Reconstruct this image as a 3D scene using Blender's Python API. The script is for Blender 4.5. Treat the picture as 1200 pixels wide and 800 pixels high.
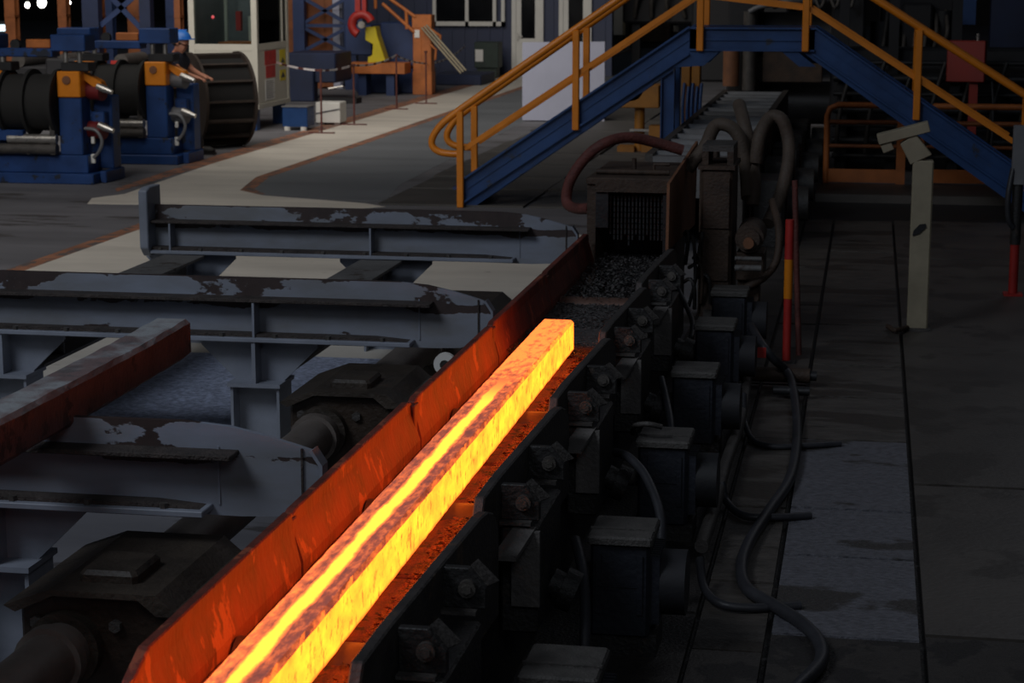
import bpy, bmesh, math, random
from mathutils import Vector, Matrix
random.seed(7)
C = bpy.context.scene.collection
SC = bpy.context.scene
PI = math.pi
for o in list(bpy.data.objects):
    bpy.data.objects.remove(o)

# ------------------------------------------------------------------ camera
FPX = 2333.0
PITCH = math.atan(440 / FPX)
YAW = math.atan(425 * math.cos(PITCH) / FPX)
CAM_H = 2.5
cd = bpy.data.cameras.new('camera')
cam = bpy.data.objects.new('camera', cd)
C.objects.link(cam)
cam.location = (0, 0, CAM_H)
cam.rotation_euler = (PI / 2 - PITCH, 0, YAW)
cd.sensor_width = 36
cd.lens = FPX / 1200 * 36
cd.clip_end = 300
cd.dof.use_dof = True
cd.dof.focus_distance = 8.0
cd.dof.aperture_fstop = 7.1
SC.camera = cam

# ------------------------------------------------------------------ world, lamps, exposure
w = bpy.data.worlds.new('hall_air')
SC.world = w
w.use_nodes = True
bg = w.node_tree.nodes['Background']
bg.inputs[0].default_value = (0.55, 0.72, 1.0, 1)
bg.inputs[1].default_value = 0.012

def area(name, loc, target, sx, sy, power, color, spread=180):
    l = bpy.data.lights.new(name, 'AREA')
    l.shape = 'RECTANGLE'
    l.size, l.size_y = sx, sy
    l.energy = power
    l.color = color
    l.spread = math.radians(spread)
    o = bpy.data.objects.new(name, l)
    C.objects.link(o)
    o.location = loc
    o.rotation_euler = (Vector(target) - Vector(loc)).to_track_quat('-Z', 'Y').to_euler()
    return o
# roof lights over the left bay, over the far bay, and a cool daylight opening behind the camera
area('roof_light_left', (-10, 13, 8), (-8.6, 21, 0), 6, 9, 165, (1.0, 0.95, 0.88), 110)
area('roof_light_far', (-11, 27, 9), (-9.5, 38, 0), 12, 12, 620, (1.0, 0.94, 0.86), 120)
area('daylight_opening', (-8, 1.0, 10), (-4, 11, 0.5), 5, 4, 250, (0.80, 0.88, 1.0), 120)
area('roof_light_behind', (2.5, -4, 8), (-0.5, 9, 0), 4, 4, 40, (0.84, 0.90, 1.0), 120)
area('roof_light_right', (3.5, 20, 9), (1.2, 8, 0), 3, 8, 18, (0.90, 0.92, 1.0), 120)

SC.view_settings.view_transform = 'Standard'
SC.view_settings.look = 'None'
SC.view_settings.exposure = 0.0
SC.view_settings.gamma = 1.0
SC.view_settings.use_curve_mapping = False

# ------------------------------------------------------------------ maths
_F = (-math.sin(YAW) * math.cos(PITCH), math.cos(YAW) * math.cos(PITCH), -math.sin(PITCH))
_U = (-math.sin(YAW) * math.sin(PITCH), math.cos(YAW) * math.sin(PITCH), math.cos(PITCH))
_R = (math.cos(YAW), math.sin(YAW), 0)
def at(px, py, y):
    """world point at depth y seen at a photograph pixel (used to take sizes off the photograph)"""
    a, b = (px - 600) / FPX, (400 - py) / FPX
    d = [_F[i] + a * _R[i] + b * _U[i] for i in range(3)]
    t = y / d[1]
    return Vector((t * d[0], y, CAM_H + t * d[2]))

# ------------------------------------------------------------------ materials
def lin(r, g, b):
    f = lambda c: (c / 255) / 12.92 if c / 255 <= 0.04045 else ((c / 255 + 0.055) / 1.055) ** 2.4
    return (f(r), f(g), f(b), 1)
def mul(c, k):
    return (min(1, c[0] * k), min(1, c[1] * k), min(1, c[2] * k), 1)
_mats = {}
def mat(name, rgb, rough=0.6, metal=0.0, var=0.3, scale=6, chip=None, chip_at=0.62, chip_scale=5, bump=0.15, stretch=(1, 1, 1), spec=0.5, bscale=None):
    if name in _mats:
        return _mats[name]
    m = bpy.data.materials.new(name)
    m.use_nodes = True
    nt = m.node_tree
    N, L = nt.nodes, nt.links
    b = N['Principled BSDF']
    b.inputs['Metallic'].default_value = metal
    b.inputs['Specular IOR Level'].default_value = spec
    geo = N.new('ShaderNodeNewGeometry')
    mp = N.new('ShaderNodeMapping')
    mp.inputs['Scale'].default_value = stretch
    L.new(geo.outputs['Position'], mp.inputs[0])
    n = N.new('ShaderNodeTexNoise')
    n.inputs['Scale'].default_value = scale
    n.inputs['Detail'].default_value = 6
    n.inputs['Roughness'].default_value = 0.62
    L.new(mp.outputs[0], n.inputs['Vector'])
    base = lin(*rgb)
    r = N.new('ShaderNodeValToRGB')
    r.color_ramp.elements[0].position = 0.32
    r.color_ramp.elements[1].position = 0.68
    r.color_ramp.elements[0].color = mul(base, 1 - var)
    r.color_ramp.elements[1].color = mul(base, 1 + var)
    L.new(n.outputs['Fac'], r.inputs[0])
    out = r.outputs[0]
    rgh = N.new('ShaderNodeMapRange')
    rgh.inputs[3].default_value = max(0.05, rough - 0.12)
    rgh.inputs[4].default_value = min(1, rough + 0.12)
    L.new(n.outputs['Fac'], rgh.inputs[0])
    L.new(rgh.outputs[0], b.inputs['Roughness'])
    if chip:
        n2 = N.new('ShaderNodeTexNoise')
        n2.inputs['Scale'].default_value = chip_scale
        n2.inputs['Detail'].default_value = 8
        n2.inputs['Roughness'].default_value = 0.6
        L.new(mp.outputs[0], n2.inputs['Vector'])
        t = N.new('ShaderNodeValToRGB')
        t.color_ramp.elements[0].position = chip_at
        t.color_ramp.elements[1].position = chip_at + 0.035
        L.new(n2.outputs['Fac'], t.inputs[0])
        mx = N.new('ShaderNodeMix')
        mx.data_type = 'RGBA'
        L.new(t.outputs[0], mx.inputs[0])
        L.new(out, mx.inputs[6])
        mx.inputs[7].default_value = lin(*chip)
        out = mx.outputs[2]
    L.new(out, b.inputs['Base Color'])
    if bump:
        n3 = N.new('ShaderNodeTexNoise')
        n3.inputs['Scale'].default_value = bscale or scale * 7
        n3.inputs['Detail'].default_value = 5
        L.new(mp.outputs[0], n3.inputs['Vector'])
        bp = N.new('ShaderNodeBump')
        bp.inputs['Strength'].default_value = bump
        bp.inputs['Distance'].default_value = 0.02
        L.new(n3.outputs['Fac'], bp.inputs['Height'])
        L.new(bp.outputs[0], b.inputs['Normal'])
    _mats[name] = m
    return m
def glow(name, rgb, strength):
    m = bpy.data.materials.new(name)
    m.use_nodes = True
    b = m.node_tree.nodes['Principled BSDF']
    b.inputs['Base Color'].default_value = (0.5, 0.5, 0.5, 1)
    b.inputs['Emission Color'].default_value = (*rgb, 1)
    b.inputs['Emission Strength'].default_value = strength
    return m
def glass(name):
    m = bpy.data.materials.new(name)
    m.use_nodes = True
    nt = m.node_tree
    N, L = nt.nodes, nt.links
    N.remove(N['Principled BSDF'])
    tr = N.new('ShaderNodeBsdfTransparent')
    tr.inputs[0].default_value = (0.75, 0.82, 0.82, 1)
    gl = N.new('ShaderNodeBsdfGlossy')
    gl.inputs['Roughness'].default_value = 0.05
    fr = N.new('ShaderNodeFresnel')
    mx = N.new('ShaderNodeMixShader')
    L.new(fr.outputs[0], mx.inputs[0])
    L.new(tr.outputs[0], mx.inputs[1])
    L.new(gl.outputs[0], mx.inputs[2])
    L.new(mx.outputs[0], N['Material Output'].inputs[0])
    return m

def billet_mat():
    """hot steel: bright yellow flanks, purplish scale with a glowing streak on the top face"""
    m = bpy.data.materials.new('hot_steel')
    m.use_nodes = True
    nt = m.node_tree
    N, L = nt.nodes, nt.links
    b = N['Principled BSDF']
    b.inputs['Roughness'].default_value = 0.7
    geo = N.new('ShaderNodeNewGeometry')
    sx = N.new('ShaderNodeSeparateXYZ')
    L.new(geo.outputs['Position'], sx.inputs[0])
    sn = N.new('ShaderNodeSeparateXYZ')
    L.new(geo.outputs['True Normal'], sn.inputs[0])
    def math_(op, a, b2=None, c=None):
        q = N.new('ShaderNodeMath')
        q.operation = op
        for i, v in enumerate((a, b2, c)):
            if v is None: continue
            if isinstance(v, (int, float)): q.inputs[i].default_value = v
            else: L.new(v, q.inputs[i])
        return q.outputs[0]
    def noise(scale, stretch, detail=7):
        mp = N.new('ShaderNodeMapping')
        mp.inputs['Scale'].default_value = stretch
        L.new(geo.outputs['Position'], mp.inputs[0])
        n = N.new('ShaderNodeTexNoise')
        n.inputs['Scale'].default_value = scale
        n.inputs['Detail'].default_value = detail
        n.inputs['Roughness'].default_value = 0.65
        L.new(mp.outputs[0], n.inputs[0])
        return n.outputs['Fac']
    def rng(v, a, b2, c=0.0, d=1.0):
        q = N.new('ShaderNodeMapRange')
        q.clamp = True
        L.new(v, q.inputs[0])
        for i, t in zip((1, 2, 3, 4), (a, b2, c, d)): q.inputs[i].default_value = t
        return q.outputs[0]
    fine = noise(22, (1.6, 0.5, 1))
    coarse = noise(7, (2, 0.5, 1))
    # streak along the top, fading out beyond Y = 8
    dx = math_('ABSOLUTE', math_('SUBTRACT', math_('ADD', sx.outputs[0], math_('MULTIPLY', math_('SUBTRACT', coarse, 0.5), 0.05)), -1.452))
    streak = rng(dx, 0.016, 0.034, 1, 0)
    streak = math_('MULTIPLY', streak, rng(sx.outputs[1], 7.5, 8.3, 1, 0))
    # hotter mottling towards the far end, a hot band on the left near the front
    far = rng(sx.outputs[1], 7.3, 8.4, 0, 0.30)
    left = math_('MULTIPLY', rng(sx.outputs[0], -1.514, -1.469, 0.26, 0), rng(sx.outputs[1], 4.6, 6.5, 1, 0.25))
    mott = math_('ADD', math_('ADD', fine, far), left)
    mott = rng(mott, 0.37, 0.82, 0, 1)
    heat_top = math_('MAXIMUM', streak, math_('MULTIPLY', mott, 0.66))
    # flanks: hot with cool flecks, ragged scale hanging over the upper edge, a duller lower edge
    fl = noise(26, (1, 1.2, 0.7))
    heat_side = math_('MULTIPLY', rng(fl, 0.26, 0.44, 0.30, 1.0), rng(noise(5, (1, 1.2, 2)), 0.35, 0.62, 0.76, 1.0))
    rag = rng(math_('ADD', sx.outputs[2], math_('MULTIPLY', noise(9, (1, .8, .6)), 0.06)), .846, .850, 1, .12)
    heat_side = math_('MULTIPLY', heat_side, math_('MULTIPLY', rag, rng(sx.outputs[2], .667, .687, .55, 1)))
    top = rng(sn.outputs[2], 0.45, 0.8, 0, 1)
    mxh = N.new('ShaderNodeMix')
    mxh.data_type = 'FLOAT'
    L.new(top, mxh.inputs[0])
    L.new(heat_side, mxh.inputs[2])
    L.new(heat_top, mxh.inputs[3])
    heat = mxh.outputs[0]
    cr = N.new('ShaderNodeValToRGB')
    e = cr.color_ramp.elements
    e[0].position = 0.0; e[0].color = (0.034, 0.0054, 0.0018, 1)
    e[1].position = 1.0; e[1].color = (1.0, 0.172, 0.0085, 1)
    for p, c in ((0.18, (0.06, 0.0085, 0.0018, 1)), (0.45, (0.17, 0.029, 0.0045, 1)), (0.7, (0.42, 0.072, 0.0065, 1))):
        q = e.new(p); q.color = c
    L.new(heat, cr.inputs[0])
    L.new(cr.outputs[0], b.inputs['Emission Color'])
    b.inputs['Emission Strength'].default_value = 5.6
    bc = N.new('ShaderNodeValToRGB')
    bc.color_ramp.elements[0].color = (0.20, 0.15, 0.17, 1)
    bc.color_ramp.elements[1].color = (0.30, 0.22, 0.2, 1)
    L.new(fine, bc.inputs[0])
    L.new(bc.outputs[0], b.inputs['Base Color'])
    bp = N.new('ShaderNodeBump')
    bp.inputs['Strength'].default_value = 0.4
    bp.inputs['Distance'].default_value = 0.01
    L.new(fine, bp.inputs['Height'])
    L.new(bp.outputs[0], b.inputs['Normal'])
    return m

def toplit(m, rgb):
    """paler upward faces: daylight from above put into the colour"""
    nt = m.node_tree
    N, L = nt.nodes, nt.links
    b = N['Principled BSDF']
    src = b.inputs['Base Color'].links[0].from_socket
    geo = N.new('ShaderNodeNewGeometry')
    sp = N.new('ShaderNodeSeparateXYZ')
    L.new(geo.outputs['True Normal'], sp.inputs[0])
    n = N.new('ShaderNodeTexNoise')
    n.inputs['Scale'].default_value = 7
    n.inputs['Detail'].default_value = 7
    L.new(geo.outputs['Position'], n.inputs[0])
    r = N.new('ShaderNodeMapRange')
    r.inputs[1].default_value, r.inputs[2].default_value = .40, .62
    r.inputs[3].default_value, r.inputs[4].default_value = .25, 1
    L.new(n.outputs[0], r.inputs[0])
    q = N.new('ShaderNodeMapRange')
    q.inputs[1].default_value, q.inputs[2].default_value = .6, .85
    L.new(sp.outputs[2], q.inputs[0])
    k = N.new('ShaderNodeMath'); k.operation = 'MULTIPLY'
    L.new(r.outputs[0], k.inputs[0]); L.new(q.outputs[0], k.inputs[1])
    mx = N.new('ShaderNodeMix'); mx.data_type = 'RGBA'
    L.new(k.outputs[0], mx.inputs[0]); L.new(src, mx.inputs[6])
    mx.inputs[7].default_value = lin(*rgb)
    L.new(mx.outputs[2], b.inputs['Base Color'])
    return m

def beam_mat():
    """blue-grey paint that has peeled to dark steel below the upper ledge, along the top edge and where scale heaps up"""
    m = bpy.data.materials.new('peeling_blue_grey_paint')
    m.use_nodes = True
    nt = m.node_tree
    N, L = nt.nodes, nt.links
    b = N['Principled BSDF']
    b.inputs['Roughness'].default_value = 0.55
    geo = N.new('ShaderNodeNewGeometry')
    sx = N.new('ShaderNodeSeparateXYZ')
    L.new(geo.outputs['Position'], sx.inputs[0])
    def noise(scale, stretch, detail=7, off=0):
        mp = N.new('ShaderNodeMapping')
        mp.inputs['Scale'].default_value = stretch
        mp.inputs['Location'].default_value = (off, off, off)
        L.new(geo.outputs['Position'], mp.inputs[0])
        n = N.new('ShaderNodeTexNoise')
        n.inputs['Scale'].default_value = scale
        n.inputs['Detail'].default_value = detail
        n.inputs['Roughness'].default_value = 0.6
        L.new(mp.outputs[0], n.inputs[0])
        return n.outputs['Fac']
    big = noise(2.4, (1, 1, 1.8), 9)
    cz = N.new('ShaderNodeFloatCurve')
    L.new(sx.outputs[2], cz.inputs['Value'])
    cv_ = cz.mapping.curves[0]
    cz.mapping.use_clip = False
    pts = [(0.60, .45), (.66, .40), (.72, .30), (.775, .46), (.815, .62), (.83, .52), (.90, .52), (.935, .66)]
    cv_.points[0].location = pts[0]
    cv_.points[1].location = pts[-1]
    for p in pts[1:-1]: cv_.points.new(*p)
    cz.mapping.update()
    ad = N.new('ShaderNodeMath'); ad.operation = 'ADD'
    L.new(big, ad.inputs[0]); L.new(cz.outputs[0], ad.inputs[1])
    t = N.new('ShaderNodeMapRange')
    t.inputs[1].default_value = 1.06; t.inputs[2].default_value = 1.075
    L.new(ad.outputs[0], t.inputs[0])
    tone = N.new('ShaderNodeValToRGB')
    e = tone.color_ramp.elements
    e[0].position, e[1].position = .35, .65
    e[0].color, e[1].color = lin(116, 117, 120), lin(136, 143, 158)
    L.new(noise(1.3, (1, 1, 3), 5, 7), tone.inputs[0])
    dk = N.new('ShaderNodeValToRGB')
    dk.color_ramp.elements[0].color, dk.color_ramp.elements[1].color = lin(40, 32, 32), lin(72, 58, 54)
    L.new(noise(14, (1, 1, 1), 5, 3), dk.inputs[0])
    mx = N.new('ShaderNodeMix'); mx.data_type = 'RGBA'
    L.new(t.outputs[0], mx.inputs[0]); L.new(tone.outputs[0], mx.inputs[6]); L.new(dk.outputs[0], mx.inputs[7])
    L.new(mx.outputs[2], b.inputs['Base Color'])
    bp = N.new('ShaderNodeBump')
    bp.inputs['Strength'].default_value = .5
    bp.inputs['Distance'].default_value = -.003
    L.new(t.outputs[0], bp.inputs['Height'])
    L.new(bp.outputs[0], b.inputs['Normal'])
    return m

M = dict(
    concrete=mat('concrete', (100, 99, 103), 0.72, var=0.28, scale=0.9, stretch=(0.35, 1.4, 1), chip=(70, 66, 66), chip_at=0.58, chip_scale=1.6, bump=0.05),
    beige=mat('beige_floor_paint', (204, 197, 186), 0.55, var=0.14, scale=1.6, chip=(128, 120, 112), chip_at=0.66, chip_scale=7, stretch=(0.4, 1.5, 1), bump=0.03),
    line=mat('orange_floor_line', (146, 100, 76), 0.65, var=0.3, scale=2, chip=(92, 84, 82), chip_at=0.52, chip_scale=6, bump=0.03),
    grey_floor=mat('grey_floor_paint', (104, 107, 111), 0.6, var=0.15, scale=1.0, stretch=(0.4, 1.5, 1), bump=0.03),
    plate_dark=mat('dark_floor_plate', (72, 69, 66), 0.6, var=0.35, scale=1.5, stretch=(0.5, 2, 1), bump=0.1),
    plate=mat('floor_slab', (92, 92, 98), 0.5, var=0.35, scale=40, stretch=(0.8, 1.2, 1), chip=(54, 51, 49), chip_at=0.57, chip_scale=1.7, bump=0.4, bscale=70, spec=0.6),
    plate_warm=mat('oily_floor_slab', (74, 69, 64), 0.5, var=0.35, scale=14, stretch=(0.5, 1.5, 1), chip=(50, 44, 38), chip_at=0.52, chip_scale=1.5, bump=0.35, bscale=70, spec=0.6),
    slab=mat('right_floor', (66, 61, 56), 0.5, var=0.35, scale=1.0, chip=(50, 45, 40), chip_at=0.54, chip_scale=1.4, bump=0.15, bscale=40, spec=0.6),
    rough_slab=mat('blue_grey_slab', (150, 158, 180), 0.7, var=0.5, scale=30, bump=0.5),
    grime=mat('greasy_black_steel', (36, 34, 33), 0.55, var=0.4, scale=9, chip=(58, 50, 44), chip_at=0.62, chip_scale=12, bump=0.35),
    grime2=mat('dusty_dark_steel', (66, 62, 59), 0.6, var=0.35, scale=10, bump=0.35),
    pedestal=mat('dusty_grey_plate', (92, 88, 85), 0.65, var=0.25, scale=8, bump=0.3),
    bolt=mat('worn_bolt', (98, 93, 88), 0.45, 0.6, var=0.25, scale=25, bump=0.2),
    guide_rust=mat('heat_rusted_guide', (104, 46, 34), 0.7, var=0.45, scale=6, chip=(146, 78, 54), chip_at=0.57, chip_scale=9, bump=0.3, stretch=(1, 1, 0.6)),
    guide_dark=mat('dark_guide', (58, 54, 52), 0.6, var=0.3, scale=7, chip=(84, 70, 58), chip_at=0.62, chip_scale=6, bump=0.3),
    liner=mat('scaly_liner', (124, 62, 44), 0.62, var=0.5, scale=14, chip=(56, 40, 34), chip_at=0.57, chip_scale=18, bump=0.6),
    scale=mat('mill_scale', (88, 85, 84), 0.5, 0.3, var=0.5, scale=40, bump=0.6),
    roller=mat('roller_steel', (104, 80, 70), 0.5, 0.4, var=0.15, scale=12, bump=0.05),
    beam=beam_mat(),
    beam_plain=mat('blue_grey_paint', (126, 131, 142), 0.55, var=0.18, scale=3, chip=(72, 66, 64), chip_at=0.68, chip_scale=3.5, bump=0.1),
    ledge=mat('scale_covered_ledge', (58, 50, 46), 0.75, var=0.4, scale=12, bump=0.6),
    long_beam=mat('dusty_grey_beam', (96, 94, 92), 0.65, var=0.25, scale=4, chip=(70, 62, 56), chip_at=0.6, chip_scale=7, bump=0.3),
    cold=toplit(mat('cold_steel', (100, 68, 64), 0.65, var=0.3, scale=6, chip=(68, 48, 46), chip_at=0.58, chip_scale=8, bump=0.35), (150, 152, 154)),  # hot billet's glow put into the red base, daylight into the paler top
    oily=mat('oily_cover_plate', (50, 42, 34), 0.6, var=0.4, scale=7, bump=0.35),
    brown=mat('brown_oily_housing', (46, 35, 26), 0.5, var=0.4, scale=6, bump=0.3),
    shaft=mat('dark_shaft', (96, 88, 82), 0.55, var=0.2, scale=5, bump=0.15),
    motor=mat('dark_blue_motor_box', (24, 27, 36), 0.6, var=0.3, scale=6, bump=0.2),
    lid=mat('dusty_lid', (70, 67, 64), 0.7, var=0.3, scale=14, bump=0.4),
    rust=mat('rust_plate', (120, 78, 52), 0.75, var=0.25, scale=4, bump=0.2),
    rust_dark=mat('dark_rust', (62, 47, 36), 0.7, var=0.4, scale=7, bump=0.35),
    hose=mat('grey_brown_hose', (80, 68, 58), 0.7, var=0.2, scale=9, bump=0.3),
    hose_red=mat('red_brown_hose', (92, 48, 42), 0.7, var=0.35, scale=9, bump=0.4),
    hose_black=mat('black_hose', (46, 46, 50), 0.5, var=0.2, scale=8, bump=0.1),
    red=mat('red_paint', (165, 40, 34), 0.5, var=0.2, scale=6, bump=0.05),
    red_panel=mat('red_panel_paint', (150, 50, 40), 0.55, var=0.12, scale=3, bump=0.03),
    orange=mat('orange_paint', (214, 126, 24), 0.38, var=0.10, scale=4, chip=(150, 82, 30), chip_at=0.70, chip_scale=9, bump=0.03),
    orange_dull=mat('dull_orange_paint', (172, 98, 44), 0.55, var=0.25, scale=3, bump=0.08),
    blue=mat('blue_paint', (20, 58, 108), 0.45, var=0.22, scale=3, chip=(36, 44, 62), chip_at=0.64, chip_scale=5, bump=0.06),
    navy=mat('navy_paint', (34, 52, 92), 0.5, var=0.2, scale=2, bump=0.04),
    wall_blue=mat('navy_cladding', (46, 54, 82), 0.55, var=0.12, scale=1, bump=0.03),
    black=mat('black_metal', (30, 30, 32), 0.5, var=0.3, scale=6, bump=0.15),
    spool=mat('dark_spool', (32, 31, 30), 0.85, var=0.2, scale=6, bump=0.1),
    silver=mat('bare_metal', (190, 186, 180), 0.3, 0.8, var=0.15, scale=12, bump=0.05),
    white=mat('white_paint', (214, 212, 206), 0.5, var=0.06, scale=3, bump=0.02),
    lilac=mat('pale_sheet', (168, 170, 188), 0.5, var=0.05, scale=2, bump=0.02),
    cream=mat('cream_post_paint', (146, 136, 114), 0.6, var=0.14, scale=5, chip=(110, 100, 84), chip_at=0.64, chip_scale=6, bump=0.06),
    wood=mat('dark_drum_wood', (48, 38, 32), 0.7, var=0.25, scale=6, stretch=(1, 1, 1), bump=0.2),
    yellow=mat('yellow_paint', (206, 186, 30), 0.45, var=0.1, scale=4, bump=0.03),
    skin=mat('skin', (190, 130, 104), 0.5, var=0.06, scale=10, bump=0.02),
    cloth_dark=mat('dark_workwear', (34, 38, 52), 0.85, var=0.2, scale=20, bump=0.2),
    cloth_trouser=mat('dark_trousers', (44, 44, 48), 0.85, var=0.2, scale=20, bump=0.2),
    boot=mat('black_boot', (34, 32, 32), 0.6, var=0.2, scale=20, bump=0.1),
    helmet=mat('blue_helmet', (46, 112, 196), 0.35, var=0.05, scale=10, bump=0.0),
    dark_glass=mat('dark_window_glass', (14, 16, 20), 0.12, var=0.1, scale=1, bump=0),
    shade=mat('deep_dark_steel', (26, 26, 30), 0.7, var=0.4, scale=2, bump=0.2),
    shade_blue=mat('deep_blue_steel', (24, 36, 66), 0.6, var=0.3, scale=1.4, bump=0.1),
    grey_metal=mat('grey_machine_metal', (110, 110, 112), 0.5, 0.2, var=0.2, scale=4, bump=0.1),
    tape_white=mat('tape_white', (220, 214, 214), 0.5, var=0.02, scale=3, bump=0),
    hot=billet_mat(),
    table_roller=mat('table_roller_steel', (118, 120, 124), 0.35, 0.0, var=0.2, scale=5, bump=0.05),
    orange_dirty=mat('dirty_orange_paint', (128, 72, 34), 0.55, var=0.3, scale=4, bump=0.08),
    grime_floor=mat('oily_floor', (52, 48, 45), 0.6, var=0.4, scale=3, chip=(34, 31, 30), chip_at=0.52, chip_scale=3, bump=0.5, bscale=60),
    machine_blue=mat('machine_blue_paint', (22, 58, 112), 0.5, var=0.25, scale=3, chip=(30, 36, 50), chip_at=0.60, chip_scale=5, bump=0.06),
    dark_red=mat('dark_red_paint', (104, 28, 30), 0.5, var=0.2, scale=6, bump=0.05),
    ochre=mat('ochre_paint', (140, 92, 26), 0.55, var=0.25, scale=3, bump=0.08),
    cabin=mat('cabin_paint', (186, 182, 170), 0.5, var=0.06, scale=3, bump=0.02),
    drum_core=mat('drum_core_black', (14, 13, 13), 0.9, var=0.3, scale=6, bump=0.1),
    pane=glass('clear_pane'),
    lamp=glow('lamp_glow', (1.0, 0.95, 0.86), 14),
    lamp_red=glow('red_indicator_glow', (1.0, 0.06, 0.08), 1.2),
    paper=mat('paper_white', (216, 214, 210), 0.7, var=0.03, scale=3, bump=0),
    print_red=mat('print_red', (176, 46, 44), 0.6, var=0.3, scale=8, bump=0),
    print_dark=mat('print_dark', (60, 60, 66), 0.6, var=0.1, scale=8, bump=0),
)

# ------------------------------------------------------------------ mesh helpers
class MB:
    """collects boxes, bars, tubes and prisms in world space; build() links them as ONE mesh object"""
    def __init__(s):
        s.v, s.f = [], []
    def add(s, vs, fs):
        n = len(s.v)
        s.v += [Vector(v) for v in vs]
        s.f += [tuple(i + n for i in f) for f in fs]
        return s
    def box(s, x0, x1, y0, y1, z0, z1, rot=None, ch=0.0):
        """box, with a small chamfer on its vertical edges and top when ch is set"""
        x0, x1 = sorted((x0, x1)); y0, y1 = sorted((y0, y1)); z0, z1 = sorted((z0, z1))
        if ch:
            ch = min(ch, (x1 - x0) * .45, (y1 - y0) * .45, (z1 - z0) * .45)
            def ring(d, z):
                a, b, c, e = x0 + d, x1 - d, y0 + d, y1 - d
                return [(a + ch, c, z), (b - ch, c, z), (b, c + ch, z), (b, e - ch, z), (b - ch, e, z), (a + ch, e, z), (a, e - ch, z), (a, c + ch, z)]
            vs = ring(0, z0) + ring(0, z1 - ch) + ring(ch * .8, z1)
            fs = [tuple(range(7, -1, -1)), tuple(range(16, 24))]
            for k in (0, 8):
                for i in range(8):
                    j = (i + 1) % 8
                    fs.append((k + i, k + j, k + j + 8, k + i + 8))
        else:
            vs = [(x, y, z) for z in (z0, z1) for x, y in ((x0, y0), (x1, y0), (x1, y1), (x0, y1))]
            fs = [(3, 2, 1, 0), (4, 5, 6, 7), (0, 1, 5, 4), (1, 2, 6, 5), (2, 3, 7, 6), (3, 0, 4, 7)]
        if rot:
            c = Vector(((x0 + x1) / 2, (y0 + y1) / 2, (z0 + z1) / 2))
            mtx = Matrix.Rotation(rot[1], 3, rot[0])
            vs = [mtx @ (Vector(v) - c) + c for v in vs]
        return s.add(vs, fs)
    def prism(s, poly, axis, a0, a1):
        """poly: 2D outline in the two other axes (x: (y,z), y: (x,z), z: (x,y)), extruded from a0 to a1"""
        n = len(poly)
        def P(p, a):
            return {'x': (a, p[0], p[1]), 'y': (p[0], a, p[1]), 'z': (p[0], p[1], a)}[axis]
        vs = [P(p, a0) for p in poly] + [P(p, a1) for p in poly]
        fs = [tuple(range(n)), tuple(range(2 * n - 1, n - 1, -1))]
        fs += [(i, i + n, (i + 1) % n + n, (i + 1) % n) for i in range(n)]
        return s.add(vs, fs)
    def tube(s, pts, r, n=10, cap=True):
        pts = [Vector(p) for p in pts]
        rs = r if isinstance(r, (list, tuple)) else [r] * len(pts)
        vs, fs = [], []
        ref = None
        for i, p in enumerate(pts):
            t = (pts[min(i + 1, len(pts) - 1)] - pts[max(i - 1, 0)]).normalized()
            if ref is None:
                ref = Vector((0, 0, 1)) if abs(t.z) < .9 else Vector((1, 0, 0))
            u = (ref - t * ref.dot(t)).normalized()
            v = t.cross(u)
            ref = u
            vs += [p + (u * math.cos(2 * PI * k / n) + v * math.sin(2 * PI * k / n)) * rs[i] for k in range(n)]
        for i in range(len(pts) - 1):
            for k in range(n):
                fs.append((i * n + k, i * n + (k + 1) % n, (i + 1) * n + (k + 1) % n, (i + 1) * n + k))
        if cap:
            fs.append(tuple(range(n - 1, -1, -1)))
            fs.append(tuple(range((len(pts) - 1) * n, len(pts) * n)))
        return s.add(vs, fs)
    def cyl(s, a, b, r, n=16):
        return s.tube([a, b], r, n)
    def bar(s, a, b, w_, h_, up=(0, 0, 1)):
        a, b = Vector(a), Vector(b)
        t = (b - a).normalized()
        up = Vector(up)
        sd = t.cross(up)
        sd = sd.normalized() if sd.length > 1e-4 else Vector((1, 0, 0))
        up2 = sd.cross(t)
        vs = [p + sd * (i * w_ / 2) + up2 * (j * h_ / 2) for p in (a, b) for i, j in ((-1, -1), (1, -1), (1, 1), (-1, 1))]
        return s.add(vs, [(3, 2, 1, 0), (4, 5, 6, 7), (0, 1, 5, 4), (1, 2, 6, 5), (2, 3, 7, 6), (3, 0, 4, 7)])
    def ball(s, c, r, nu=14, nv=8, sq=(1, 1, 1), vmin=-90):
        c = Vector(c)
        vs, fs = [], []
        for j in range(nv + 1):
            a = math.radians(vmin + (90 - vmin) * j / nv)
            for i in range(nu):
                b = 2 * PI * i / nu
                vs.append(c + Vector((r * math.cos(a) * math.cos(b) * sq[0], r * math.cos(a) * math.sin(b) * sq[1], r * math.sin(a) * sq[2])))
        for j in range(nv):
            for i in range(nu):
                fs.append((j * nu + i, j * nu + (i + 1) % nu, (j + 1) * nu + (i + 1) % nu, (j + 1) * nu + i))
        fs.append(tuple(range(nu - 1, -1, -1)))
        return s.add(vs, fs)
    def build(s, name, m, parent=None, smooth=None, bevel=0):
        off = Vector()
        p = parent
        while p is not None:
            off += p.location
            p = p.parent
        me = bpy.data.meshes.new(name)
        me.from_pydata([v - off for v in s.v], [], s.f)
        bm = bmesh.new()
        bm.from_mesh(me)
        bmesh.ops.recalc_face_normals(bm, faces=bm.faces)
        if bevel:
            bmesh.ops.bevel(bm, geom=[e for e in bm.edges if len(e.link_faces) == 2 and e.calc_face_angle(0) > 0.6], offset=bevel, segments=1, affect='EDGES')
        if smooth:
            lim = math.radians(smooth)
            for f in bm.faces: f.smooth = True
            for e in bm.edges:
                if len(e.link_faces) == 2 and e.calc_face_angle(0) > lim: e.smooth = False
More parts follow.
